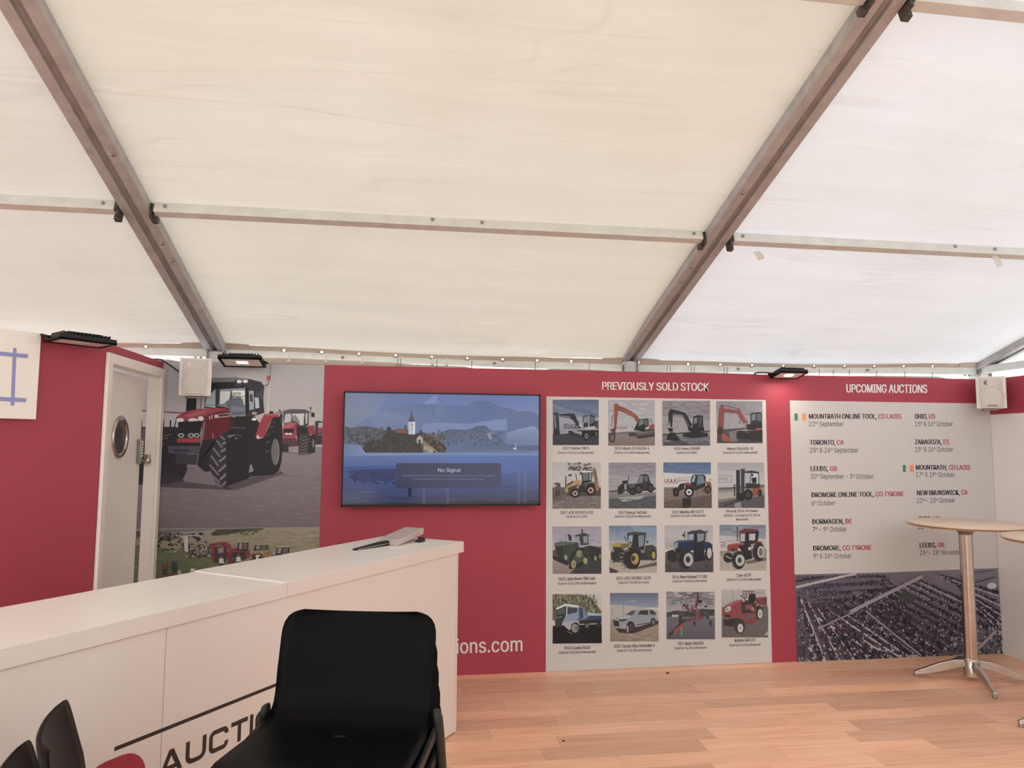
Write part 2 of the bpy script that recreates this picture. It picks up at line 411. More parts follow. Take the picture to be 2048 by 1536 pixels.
# ---- tent: roof fabric, one panel per bay and slope
ceiling = empty('ceiling', (0, Y_RIDGE, Z_RIDGE)); tag(ceiling, 'translucent pale marquee roof', kind='structure')
def fabric_panel(x0, x1, mat, mirror=False, seed=0, n=0.055, s0=0.27):
    r = random.Random(seed)
    NX, NS = 44, 180
    waves = [(r.uniform(0.4,1.6), r.uniform(6,26), r.uniform(0,6.3), r.uniform(0.0010,0.0024)) for _ in range(7)]
    tens = [(r.uniform(0,1), r.uniform(0.4,4.6), r.uniform(0.10,0.45), r.uniform(-0.55,0.25), r.uniform(-0.006,0.009), r.uniform(0.018,0.05)) for _ in range(26)]
    vs = []; fs = []
    for j in range(NS+1):
        s = s0 + (S_RIDGE-s0)*j/NS
        for i in range(NX+1):
            u = i/NX; x = x0 + (x1-x0)*u
            h = 0.0
            edge = math.sin(math.pi*u)**0.6 if 0 < u < 1 else 0.0
            for a, b, ph, am in waves: h += am*math.sin(b*s + a*4*u + ph)
            for uc, sc, ln, sl, am, wd in tens:
                dd = (s-sc) - sl*(u-uc)*2.0
                if abs(dd) < 3*wd: h += am*math.exp(-(dd/wd)**2)*math.exp(-((u-uc)/ln)**2)
            sag = -0.02*math.sin(math.pi*u)*(0.6 if s > 0.5 else 1.0)
            if j == 0: sag -= 0.012*math.sin(math.pi*u)
            p = roof_pt(x, s, n + (h+sag)*edge)
            if s < 0.9: p.z += dip(x)*(0.9-s)/0.7*math.sin(math.pi*min(1,max(0,(RX[4]-x)/(RX[4]-RX[2]))))
            vs.append(mir(p) if mirror else p)
    for j in range(NS):
        for i in range(NX):
            a = j*(NX+1)+i; fs.append((a, a+1, a+NX+2, a+NX+1))
    ob = MB().add(vs, fs, True).build('roof_panel', mat); adopt(ob, ceiling); return ob
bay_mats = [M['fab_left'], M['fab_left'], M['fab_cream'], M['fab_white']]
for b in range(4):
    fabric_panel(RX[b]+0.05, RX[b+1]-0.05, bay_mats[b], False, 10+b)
    fabric_panel(RX[b]+0.05, RX[b+1]-0.05, M['fab_bright'], True, 30+b)  # slope behind the camera, its translucency raised for interior light
# hem with eyelets at the eave, one strip per bay
S_H0, S_H1 = 0.225, 0.275
def hem_strip(b):
    x0, x1 = RX[b]+0.075, RX[b+1]-0.075
    mb = MB(); rings = MB(); NE = 11
    cellw = (x1-x0)/NE
    def P(x, s):
        u = (x-x0)/(x1-x0); t = (S_H1-s)/(S_H1-S_H0)
        return roof_pt(x, 0.275-0.030*t, 0.052 - 0.022*math.sin(math.pi*u)) + V(0,0,-0.036*t) + V(0,0,dip(x)*0.9*math.sin(math.pi*min(1,max(0,(RX[4]-x)/(RX[4]-RX[2])))))
    for i in range(NE):
        xa, xb = x0+i*cellw, x0+(i+1)*cellw; xc = (xa+xb)/2; sc = S_H0 + 0.022; rr = 0.0110
        n = 12; hole = []; outer = []
        per = [(xb,sc),(xb,S_H1),(xc+cellw*0.2,S_H1),(xc,S_H1),(xc-cellw*0.2,S_H1),(xa,S_H1),(xa,sc),(xa,S_H0),(xc-cellw*0.2,S_H0),(xc,S_H0),(xc+cellw*0.2,S_H0),(xb,S_H0)]
        for k in range(n):
            an = 2*math.pi*k/n
            hole.append(P(xc+rr*math.cos(an), sc+rr*math.sin(an))); outer.append(P(*per[k]))
        mb.add(outer+hole, [(k, (k+1)%n, n+(k+1)%n, n+k) for k in range(n)])
        rings.lathe([(rr, -0.003),(rr+0.007, -0.004),(rr+0.008, 0.0),(rr,0.002)], P(xc,sc), V(0,-0.8,-0.3), 14, caps=False)
    # corner patches
    for xp in (x0, x1):
        sg = 1 if xp == x0 else -1
        vs = [P(xp, S_H0-0.004)+V(0,-0.004,0), P(xp+sg*0.16, S_H0-0.002)+V(0,-0.004,0), P(xp+sg*0.17, S_H1+0.010)-EN*0.006, P(xp, S_H1+0.018)-EN*0.006]
        mb.add(vs, [(0,1,2,3)])
    h = mb.build('roof_hem', M['tan']); adopt(h, ceiling)
    rg = rings.build('eyelets', M['steel'], h); rg['kind'] = 'stuff'
for b in (1, 2, 3): hem_strip(b)
# tent sides (outside the exhibition walls)
def side(name, pts, label, mat='fab_wall'):
    ob = MB().add(pts, [tuple(range(len(pts)))]).build(name, M[mat]); tag(ob, label, kind='structure'); return ob
zr = lambda y: Z_RIDGE - abs(y-Y_RIDGE)*math.tan(TH)
side('wall_far_right', [V(X_GR+0.02,0.45,0),V(X_GR+0.02,Y_FAR-0.02,0),V(X_GR+0.02,Y_FAR-0.02,Z_E),V(X_GR+0.02,Y_RIDGE,Z_RIDGE+0.05),V(X_GR+0.02,0.45,Z_E)], 'white fabric gable end of the tent', 'fab_gable')
side('wall_far_left', [V(X_GL,0.45,0),V(X_GL,Y_FAR,0),V(X_GL,Y_FAR,Z_E),V(X_GL,Y_RIDGE,Z_RIDGE+0.05),V(X_GL,0.45,Z_E)], 'far fabric gable end of the tent', 'fab_gable')
side('wall_front', [V(X_GL,Y_FAR,0),V(X_GR,Y_FAR,0),V(X_GR,Y_FAR,Z_E),V(X_GL,Y_FAR,Z_E)], 'fabric side of the tent facing the back wall')
# sagging curtain behind the back wall, hung on hooks
Y_CUR = 0.16
cur_top = [(250,712),(300,716),(340,719),(420,735),(470,728),(495,719),(520,715.5),(560,716),(600,717),(650,719.5),(720,722),(780,725),(830,729),(880,731),(930,733),(965,741),(1000,752),(1040,752),(1070,744),(1100,737.5),(1160,738),(1200,740),(1240,744),(1290,756),(1320,752),(1340,744),(1400,744.5),(1450,746),(1510,748),(1560,752),(1620,751),(1700,752),(1760,751),(1820,752),(1875,753),(1890,756),(1910,763),(1990,772)]
vs = []; fs = []
for i,(px,py) in enumerate(cur_top):
    p = at_y(px, py, Y_CUR); wob = 0.02*math.sin(i*2.1)
    vs += [V(p.x, Y_CUR+wob, 0.0), p]
    if i: a = 2*i; fs.append((a-2,a,a+1,a-1))
curtain = MB().add(vs, fs).build('wall_curtain', principled('tan_side_curtain', (0.62,0.54,0.46), 0.8, noise=0.05, nscale=6))
tag(curtain, 'slack tan side curtain showing above the back wall', kind='structure')
for px, py in ((519,721),(577,722.5),(651.5,724),(724,726.5),(865,729),(893,730)):
    p = at_y(px, py, 0.075); t = at_y(px, py-14, 0.10)
    hk = MB().lathe([(0.001,-0.013),(0.010,-0.010),(0.014,0.0),(0.010,0.010),(0.001,0.013)], p, V(0,0,1), 12).tube([p, (p+t)/2+V(0.003,0,0), t], 0.004, 6)
    hk.build('hook', M['bungee'], curtain)
for px in (797,803,875,945,1072,1180,1336,1342,1384,1390,1450,1456,1576,1640,1668,1700,1755,1811,1866):
    y0 = 712 + (px-700)*0.0262; p0 = at_y(px+1.5, y0+19, 0.09); p1 = at_y(px-1, y0+2, 0.15); pm = at_y(px-2, y0+17, 0.10)
    MB().tube([p1, (p1+pm)/2, pm, p0], 0.003, 5).build('hook', M['wire'], curtain)

# ---- aluminium frame
def rafter(i, label):
    x = RX[i]; e = empty('roof_rafter', roof_pt(x, 0.2)); tag(e, label, 'beam', 'aluminium roof rafters')
    prof = [(-0.070,0.0),(-0.020,0.0),(-0.020,0.022),(-0.010,0.028),(0.010,0.028),(0.020,0.022),(0.020,0.0),(0.070,0.0),(0.074,0.006),(0.074,0.100),(-0.074,0.100),(-0.074,0.006)]
    for mirror in (False, True):
        mb = MB().prism(prof, roof_pt(x,0,0), EX, EN, ES, 0.16, S_RIDGE)
        if mirror: mb.v = [tuple(mir(Vector(q))) for q in mb.v]
        adopt(mb.build('rafter_profile', M['alu']), e)
    post = MB().prism([(-0.055,-0.05),(0.055,-0.05),(0.055,0.05),(-0.055,0.05)], V(x, 0.245, 0), EX, V(0,1,0), V(0,0,1), 0.0, roof_pt(x,0.2,0.02).z)
    adopt(post.build('eave_post', M['alu_light']), e)
    for xa in (x-0.062, x+0.052):
        adopt(MB().box(xa, xa+0.010, 0.17, 0.30, roof_pt(x,0.2).z-0.10, roof_pt(x,0.2).z+0.06).build('end_plate', M['steel']), e)
    if i in (2, 3):
        for s_ in (1.52, 1.70, 2.45):
            adopt(MB().lathe([(0.011,0.0),(0.011,0.008),(0.001,0.009)], roof_pt(x+0.045 if i==2 else x-0.045, s_, 0.0), EN*-1.0, 8).build('bolt', M['steel']), e)
    return e
rafter(1, 'aluminium rafter out of the frame far left of the door')
rafter(2, 'aluminium rafter rising above the tractor mural')
rafter(3, 'aluminium rafter rising above the sold stock heading')
rafter(4, 'aluminium rafter above the white corner speaker beside the heading')
S_P = [2.0, 3.625]
def purlin(b, s, label):
    x0, x1 = RX[b]+0.078, RX[b+1]-0.078
    e = empty('roof_purlin', roof_pt((x0+x1)/2, s)); tag(e, label, 'beam', 'aluminium roof purlins')
    adopt(MB().prism([(-0.026,-0.012),(0.026,-0.012),(0.026,0.046),(-0.026,0.046)], roof_pt(0,s), ES, EN, EX, x0+0.02, x1-0.02).build('purlin_profile', M['alu_light'], bevel=0.003), e)
    def bolt(p): adopt(MB().lathe([(0.010,0.0),(0.010,0.006),(0.004,0.010),(0.001,0.010)], p, ES, 10).build('bolt', M['steel']), e)
    for xe, sg in ((x0,1),(x1,-1)):
        br = MB()
        br.prism([(-0.020,-0.004),(0.020,-0.004),(0.020,0.040),(-0.020,0.040)], roof_pt(0,s), ES, EN, EX, min(xe, xe+sg*0.05), max(xe, xe+sg*0.05))
        br.prism([(-0.05,-0.035),(0.02,-0.035),(0.02,0.045),(-0.05,0.045)], roof_pt(0,s), ES, EN, EX, min(xe-sg*0.002, xe+sg*0.008), max(xe-sg*0.002, xe+sg*0.008))
        br.prism([(-0.050,-0.040),(-0.020,-0.040),(-0.020,-0.012),(-0.050,-0.012)], roof_pt(0,s), ES, EN, EX, min(xe, xe+sg*0.03), max(xe, xe+sg*0.03))
        adopt(br.build('end_bracket', M['rust']), e); bolt(roof_pt(xe+sg*0.075, s+0.026, 0.022))
    bolt(roof_pt(x0+(x1-x0)*0.57, s+0.026, 0.022)); bolt(roof_pt(x0+(x1-x0)*0.48, s+0.026, 0.026))
    return e
purlin(1, S_P[0], 'aluminium purlin above the door side of the tractor mural rafter')
purlin(2, S_P[0], 'aluminium purlin across the cream roof above the television')
purlin(3, S_P[0], 'aluminium purlin with tape scraps across the white roof panel')
purlin(1, S_P[1], 'upper aluminium purlin beyond the left rafter')
purlin(2, S_P[1], 'upper aluminium purlin at the top edge of the cream roof')
purlin(3, S_P[1], 'upper aluminium purlin across the top of the white roof panel')
zb0, zb1 = at_y(660, 719, 0.20).z, at_y(660, 703.5, 0.20).z
for b, lb in ((0,'aluminium eave beam far left behind the angled red wall'),(1,'aluminium eave beam above the door partition'),(2,'aluminium eave beam above the television and tractor mural'),(3,'aluminium eave beam above the upcoming auctions heading')):
    x0, x1 = RX[b]+0.064, RX[b+1]-0.064
    e = empty('eave_beam', ((x0+x1)/2, 0.25, zb0)); tag(e, lb, 'beam', 'aluminium eave beams')
    za, zc = dip(RX[b]), dip(RX[b+1])
    adopt(MB().hexa([(x0,0.20,zb0+za),(x1,0.20,zb0+zc),(x1,0.29,zb0+zc),(x0,0.29,zb0+za),(x0,0.20,zb1+za),(x1,0.20,zb1+zc),(x1,0.29,zb1+zc),(x0,0.29,zb1+za)]).build('beam_profile', M['alu_light'], bevel=0.003), e)
    for xx in (x0+0.05, x0+0.09, x1-0.05, x1-0.09): adopt(MB().lathe([(0.011,0),(0.011,0.012),(0.001,0.013)], V(xx,0.235,zb0+dip(xx)), V(0,0,-1), 8).build('bolt', M['steel']), e)
    for xx in (x0+(x1-x0)*0.28, x0+(x1-x0)*0.66): adopt(MB().lathe([(0.011,0),(0.011,0.012),(0.001,0.013)], V(xx,0.20,(zb0+zb1)/2+dip(xx)), V(0,-1,0), 8).build('bolt', M['steel']), e)
# gable beam over the right wall
e = empty('eave_beam', (RX[4], -1.5, zb0)); tag(e, 'aluminium beam running along the top of the right wall', 'beam')
adopt(MB().box(RX[4]-0.05, RX[4]+0.03, -5.0, 0.18, zb0+0.005, zb1+0.01).build('beam_profile', M['alu_light'], bevel=0.003), e)
# tape scraps hanging from the purlin
M['tape'] = glass('clear_tape', (0.80,0.78,0.74), 0.3, 0.5)
for (a, b_, lb) in (((1513,503),(1522,521),'short scrap of clear tape hanging by the rafter'), ((1985,508),(2000,535),'long torn strip of clear tape hanging from the white bay purlin')):
    p, q = at_plane(*a, roof_pt(0,S_P[0]+0.01), V(0,1,0)), at_plane(*b_, roof_pt(0,S_P[0]+0.01), V(0,1,0))
    w = V(0.022,0,0.004); bend = V(0,-0.012,0)
    vs = [p-w, p+w, (p+q)/2+w+bend, (p+q)/2-w+bend, q-w*0.8, q+w*1.1+V(0,0,0.012)]
    vs2 = [v_+V(0,0.0015,0) for v_ in vs]
    fs = [(0,1,2,3),(3,2,5,4)]; n6 = 6
    fs2 = fs + [tuple(i+n6 for i in f[::-1]) for f in fs] + [(0,3,9,6),(3,4,10,9),(1,2,8,7),(2,5,11,8),(4,5,11,10),(0,1,7,6)]
    tag(recentre(MB().add(vs+vs2, fs2).build('tape_scrap', M['tape']), p), lb, 'tape')

# ================================================================ FLAT PRINT TOOLKIT (lettering, photographs, screen picture)
def mute(r, g, b, s, k):
    l = 0.3*r+0.59*g+0.11*b; sat = (max(r,g,b)-min(r,g,b))/255.0
    return tuple((l+s*(c-l))*(1-k*sat*2) for c in (r,g,b))
class Print:
    STEP = 0.000008
    def __init__(s, to3d, colf): s.v=[]; s.f=[]; s.c=[]; s.k=0; s.to3d=to3d; s.colf=colf
    def face(s, pts, cols):
        s.k += 1; o = len(s.v)
        for p in pts: s.v.append(tuple(s.to3d(p[0], p[1], s.k*s.STEP)))
        s.f.append(list(range(o, o+len(pts)))); s.c += cols
    def build(s, name, mat, parent):
        me = bpy.data.meshes.new(name); me.from_pydata(s.v, [], s.f)
        at = me.color_attributes.new('ink', 'FLOAT_COLOR', 'CORNER')
        flat = []
        for q in s.c: flat += [*q, 1.0]
        at.data.foreach_set('color', flat)
        me.materials.append(mat); me.update()
        ob = bpy.data.objects.new(name, me); C.objects.link(ob); ob.parent = parent
        return ob
class Draw:
    """draws on a Print in the coordinates of a scaled sheet: sheet px = origin + scale*zoom px"""
    def __init__(s, pr, ox=0, oy=0, sc=1.0, seed=1): s.pr=pr; s.ox=ox; s.oy=oy; s.sc=sc; s.r=random.Random(seed); s.clip=None
    def m(s, p):
        x, y = p
        if s.clip: x = min(max(x, s.clip[0]), s.clip[2]); y = min(max(y, s.clip[1]), s.clip[3])
        return (s.ox+x*s.sc, s.oy+y*s.sc)
    def pts(s, t): return [tuple(float(a) for a in q.split(',')) for q in t.split()] if isinstance(t, str) else t
    def p(s, t, c):
        P = s.pts(t); col = s.pr.colf(*c); s.pr.face([s.m(q) for q in P], [col]*len(P))
    def g(s, x0, y0, x1, y1, ct, cb):
        a, b = s.pr.colf(*ct), s.pr.colf(*cb)
        s.pr.face([s.m(q) for q in ((x0,y0),(x1,y0),(x1,y1),(x0,y1))], [a,a,b,b])
    def gp(s, t, cols):
        P = s.pts(t); cols = (list(cols)+[cols[-1]]*len(P))[:len(P)]; s.pr.face([s.m(q) for q in P], [s.pr.colf(*c) for c in cols])
    def e(s, cx, cy, rx, ry, c, rot=0.0, n=20):
        P = []
        for k in range(n):
            a = 2*math.pi*k/n; x, y = rx*math.cos(a), ry*math.sin(a)
            P.append((cx+x*math.cos(rot)-y*math.sin(rot), cy+x*math.sin(rot)+y*math.cos(rot)))
        s.p(P, c)
    def l(s, t, w, c):
        P = s.pts(t)
        for (x0,y0),(x1,y1) in zip(P, P[1:]):
            d = math.hypot(x1-x0, y1-y0) or 1; nx, ny = -(y1-y0)/d*w/2, (x1-x0)/d*w/2
            s.p([(x0+nx,y0+ny),(x1+nx,y1+ny),(x1-nx,y1-ny),(x0-nx,y0-ny)], c)
    def wheel(s, cx, cy, rx, ry, rim=(150,140,135), tyre=(38,34,36), f=0.58, dx=0, hub=(60,52,50)):
        s.e(cx, cy, rx, ry, tyre); s.e(cx+dx, cy, rx*f, ry*f, rim); s.e(cx+dx, cy, rx*f*0.45, ry*f*0.45, hub)
    def specks(s, x0, y0, x1, y1, n, cols, a, b, slope=0.0):
        for _ in range(n):
            x, y = s.r.uniform(x0,x1), s.r.uniform(y0,y1); w, h = s.r.uniform(a*0.4,a), s.r.uniform(b*0.4,b)
            c = s.r.choice(cols)
            s.p([(x-w,y-h*0.6-slope*w),(x+w*0.4,y-h),(x+w,y+h*0.5+slope*w),(x-w*0.3,y+h)], c)
_fonts = {}
try:      # the sans serif that ships with Blender; its built-in font is the fallback
    import os
    SANS = bpy.data.fonts.load(os.path.join(bpy.utils.system_resource('DATAFILES'), 'fonts', 'Inter.woff2'))
except Exception:
    SANS = None
def text_mesh(body):
    if body in _fonts: return _fonts[body]
    cu = bpy.data.curves.new('lettering', 'FONT'); cu.body = body; cu.size = 1.0; cu.resolution_u = 3
    if SANS: cu.font = SANS
    ob = bpy.data.objects.new('lettering', cu); C.objects.link(ob)
    bpy.context.view_layer.update()
    dg = bpy.context.evaluated_depsgraph_get()
    me = bpy.data.meshes.new_from_object(ob.evaluated_get(dg))
    vs = [tuple(v.co) for v in me.vertices]; fs = [tuple(p.vertices) for p in me.polygons]
    bpy.data.objects.remove(ob); bpy.data.curves.remove(cu); bpy.data.meshes.remove(me)
    _fonts[body] = (vs, fs); return vs, fs
CAP = max(v[1] for v in text_mesh('H')[0])
def text(mb, to3d, body, x0, y0, x1, y1, cap, bold=0.0, off=0.0012):
    """lettering from baseline point (x0,y0) to (x1,y1), capitals cap px high; bold overprints with a shift"""
    vs, fs = text_mesh(body)
    if not vs: return
    a, b = min(v[0] for v in vs), max(v[0] for v in vs)
    w = bold*cap
    for k, sh in enumerate((-w, -w*0.33, w*0.33, w) if bold else (0.0,)):
        out = []
        for v in vs:
            u = (v[0]-a)/(b-a); x = x0+w+(x1-x0-2*w)*u
            out.append(to3d(x+sh, y0+(y1-y0)*u - v[1]/CAP*cap, off+k*0.0001))
        mb.add(out, fs)
def flat(mb, name, mat, parent):
    me = bpy.data.meshes.new(name); me.from_pydata(mb.v, [], mb.f); me.polygons.foreach_set('use_smooth', [False]*len(mb.f)); me.materials.append(mat); me.update()
    ob = bpy.data.objects.new(name, me); C.objects.link(ob); ob.parent = parent; return ob
def on_back(x, y, k): p = at_y(x, y, 0.0); return V(p.x, -0.003-k, p.z)
M['ink_black'] = principled('black_ink', pig(46,40,42), 0.5)
M['ink_red'] = principled('red_ink', pig(172,62,74), 0.5)
M['ink_white'] = principled('white_ink', pig(222,206,200), 0.5)
M['ink_green'] = principled('green_ink', pig(62,120,92), 0.5)
M['ink_orange'] = principled('orange_ink', pig(226,138,100), 0.5)

# ================================================================ THINGS ON THE WALLS
# ---- heading lettering that is part of the red wall
hd = MB(); text(hd, on_back, 'PREVIOUSLY SOLD STOCK', 1204, 779.3, 1417.5, 782, 15.6, 0.042, 0.0); flat(hd, 'heading', M['ink_white'], wall_back)
hd = MB(); text(hd, on_back, 'UPCOMING AUCTIONS', 1692, 785, 1854, 786, 16.5, 0.042, 0.0); flat(hd, 'heading', M['ink_white'], wall_back)
hd = MB(); text(hd, on_back, 'euroauctions.com', 779, 1312, 1045, 1302, 29.0, 0.02, 0.0); flat(hd, 'website_lettering', M['ink_white'], wall_back)

# ---- poster: previously sold stock
PX0, PX1, PZ = 1.0552, 2.8641, 2.0668
poster = empty('sold_stock_poster', ((PX0+PX1)/2, 0, 0)); tag(poster, 'tall white poster with sixteen photographs of sold machines', 'poster')
def pst(ob): return adopt(ob, poster)
pst(MB().box(PX0, PX1, -0.003, 0.0, 0.002, PZ).build('sheet', M['poster_white']))
# captions: (line, left x, baseline y, right x, baseline y, cap px, bold)
caps = [
 [('2017 Yanmar TW75',1125,899,1178,899,5.4),('(Sold for €18,500 at Mountrath)',1115,907.5,1187,907.5,4.4)],
 [('2019 Hitachi ZX130LCN-6',1229,899.5,1298,899.5,5.6),('(Sold for €37,000 at Mountrath)',1228,907.5,1299,907.5,4.4)],
 [('2019 Volvo ECR58D',1347.5,900,1399.5,899.5,5.4),('(Sold for €23,000)',1353,907.5,1393,907.5,4.4)],
 [('Hitachi ZX65USB-3F',1453.5,900,1506.5,899.5,5.2),('(Sold for €13,500 at Mountrath)',1446,907.5,1515,907,4.4)],
 [('2017 JCB 3CX P21 ECO',1120.5,1028,1186,1027.5,5.8),('(Sold for €21,000)',1132,1035.5,1174,1035,4.6)],
 [('2017 Bobcat T40140',1236.5,1028,1293,1027.5,5.8),('(Sold for €24,000 at Mountrath)',1229,1035,1301,1034.5,4.6)],
 [('2012 Manitou MLT627T',1344,1027,1407,1026,5.8),('(Sold for €16,000 at Mountrath)',1341,1034,1411,1033,4.6)],
 [('Unused 2026 JX Power',1451.5,1024.5,1515.5,1024,5.2),('CPCD35-3S (Sold for €7,750 at',1447,1033.5,1520,1032.5,4.8),('Mountrath)',1472,1041,1496,1040.5,4.4)],
 [('2023 John Deere 9RX 640',1117,1161,1190,1159.5,6.2),('(Sold for €315,000 at Dormagen)',1115,1169.5,1192,1168,4.8)],
 [('2023 JCB FASTRAC 4220',1232,1159.5,1301.5,1158.5,6.2),('(Sold for £96,000 at Leeds)',1236,1167.5,1298,1166.5,4.8)],
 [('2016 New Holland T7.200',1344,1157,1414,1156,6.2),('(Sold for £20,000 at Dromore)',1345,1165,1413,1163.5,4.8)],
 [('Case 4230',1473,1153.5,1501.5,1152.5,6.2),('(Sold for €13,500 at Mountrath)',1453,1161.5,1522,1160.5,4.8)],
 [('2015 Scania P410',1128,1299,1180,1297.5,6.4),('(Sold for €18,000 at Mountrath)',1117,1307.5,1191,1305.5,4.8)],
 [('2023 Toyota Hilux Invincible X',1227.5,1295.5,1309.5,1293.5,6.4),('(Sold for £25,500 at Dromore)',1234,1303.5,1303,1302,4.8)],
 [('2017 Kuhn GA6501',1355,1290,1407,1289,6.2),('(Sold for £4,750 at Dromore)',1349,1298.5,1413,1297,4.8)],
 [('Kubota GR2120',1469.5,1283.5,1510,1282.5,6.2),('(Sold for £3,250 at Dromore)',1458,1292.5,1521,1291,4.8)],
]
photos = []
for lines in caps:
    mb = MB()
    for i, q in enumerate(lines): text(mb, on_back, *q, 0.035 if i == 0 else 0.028, 0.0004)
    pst(flat(mb, 'caption', M['ink_black'], None))

def photo(fn, ox, oy, sc, seed, clip, name='photograph'):
    pr = Print(lambda x, y, k: on_back(x, y, 0.0003+k), lambda r,g,b: pig(*mute(r,g,b,0.68,0.16),(202,184,176)))
    d = Draw(pr, ox, oy, sc, seed); d.clip = clip; fn(d)
    return pst(pr.build(name, M['print'], None))
A = (1095, 790, 0.15625); B_ = (1315, 790, 0.16605); Cc = (1095, 1040, 0.18225); Dd = (1320, 1035, 0.18225)
TY = (40,36,38); DK = (52,47,50); ORG = (186,78,52)
def ph_wheeled_digger(d):
    d.g(65,60,655,430,(84,98,136),(150,152,172)); d.p('65,60 300,62 650,250 655,300 65,110',(98,112,146)); d.p('65,110 65,160 360,240 560,300 420,250',(118,128,156))
    d.g(65,285,655,520,(160,150,164),(150,138,150)); d.g(65,500,655,642,(66,64,74),(50,48,56))
    d.p('65,520 260,490 470,470 655,460 655,642 65,642',(60,58,68)); d.specks(80,520,640,635,60,[(74,72,82),(50,48,56)],26,5)
    for i,x in enumerate((212,262,312,358)):
        d.p([(x,372),(x+44,372),(x+44,382),(x+10,382),(x+10,396),(x+38,396),(x+38,406),(x+10,406),(x+10,420),(x+44,420),(x+44,430),(x,430)] if i==0 else [(x,372),(x+10,372),(x+10,418),(x+32,418),(x+32,372),(x+42,372),(x+42,430),(x,430)],(70,58,80))
    d.p('80,225 110,220 150,245 300,235 345,240 380,320 450,420 400,430 330,330 290,300 160,280 100,270',(46,50,56))
    d.p('90,240 150,262 280,272 300,290 150,275',(120,120,130)); d.p('75,225 115,225 145,300 155,500 120,520 80,500 75,400',(52,56,62)); d.p('85,260 100,260 110,420 95,430',(130,134,140))
    d.p('80,450 150,440 160,500 110,525 75,505',(38,38,44))
    d.p('450,265 560,255 605,270 605,410 450,415',(44,46,54)); d.p('462,280 515,272 515,350 462,360',(128,134,150)); d.p('545,275 598,282 590,350 545,375',(96,100,112)); d.p('520,262 535,262 535,415 520,415',(170,164,164))
    d.p('470,415 650,390 650,430 480,450',(172,164,162)); d.p('605,330 650,330 650,440 605,410',(70,66,72)); d.p('400,360 460,350 455,430 400,400',(168,160,160))
    d.p('265,460 440,450 655,450 655,520 440,540 270,510',(36,34,40)); d.p('300,450 440,470 430,520 340,480',(150,144,146)); d.p('270,470 420,500 410,530 265,505',(54,50,56))
    d.wheel(497,527,42,60,(120,112,116)); d.wheel(625,500,34,50,(90,84,88))
def ph_orange_digger(d):
    d.g(772,65,1372,480,(168,154,158),(186,172,170)); d.specks(780,70,1360,330,70,[(178,166,168),(160,148,154),(188,176,176)],60,14)
    d.p('775,380 1100,360 1372,350 1372,470 775,490',(182,166,164)); d.l('775,400 1372,360',3,(150,136,140)); d.l('775,430 1100,405',3,(150,136,140))
    d.g(775,480,1375,648,(150,120,112),(130,104,98)); d.p('775,490 1000,470 1372,455 1372,480 1000,500 775,510',(120,98,96)); d.l('900,648 1372,545',5,(110,90,86))
    d.l('930,210 915,380',3,(140,126,130)); d.l('930,210 975,380',3,(140,126,130)); d.l('918,300 960,300',3,(140,126,130))
    for i,x in enumerate((880,920,955,990)): d.l([(x,402),(x,430)],6,(168,60,66)); d.l([(x,430),(x+22,430)],6,(168,60,66)); d.l([(x+22,430),(x+22,402)],6,(168,60,66))
    d.p('845,115 890,105 905,125 905,190 880,420 865,470 840,470 850,400 850,260 845,200',(182,80,60)); d.p('845,120 860,115 862,300 848,300',(206,104,76))
    d.p('890,125 985,165 1080,215 1150,270 1165,310 1140,350 1100,290 1000,240 905,200',(184,76,58)); d.p('905,150 1090,240 1140,300 1000,230',(204,98,74)); d.l('910,150 985,185',8,(90,70,70))
    d.l('835,250 815,400',9,(120,70,62)); d.p('800,440 870,420 865,480 810,470',(120,60,50)); d.p('790,490 865,470 870,520 860,600 820,615 785,590 780,520',(78,58,56)); d.p('800,510 850,520 840,590 805,580',(120,96,88))
    d.p('1165,310 1290,300 1295,420 1240,470 1100,450 1130,390',(40,40,44)); d.p('1175,320 1225,315 1230,370 1160,400',(112,116,122)); d.p('1235,315 1280,315 1280,390 1245,400',(90,92,98)); d.l('1090,425 1075,400',6,(40,40,44))
    d.p('1240,440 1300,400 1365,365 1368,460 1240,465',(70,60,62)); d.p('1300,385 1365,368 1366,440 1310,440',(182,78,70)); d.p('1245,420 1300,395 1300,430 1260,445',(180,170,166)); d.p('1300,300 1340,300 1345,360 1300,360',(150,136,138))
    d.p('1035,490 1060,480 1150,490 1120,530 1040,530',(70,62,60)); d.p('1130,505 1370,475 1370,530 1180,560 1140,550',(66,58,56)); d.p('1150,510 1365,485 1365,500 1160,525',(96,86,82))
    for i in range(6): d.e(1175+i*34,540-i*5,12,14,(50,46,46))
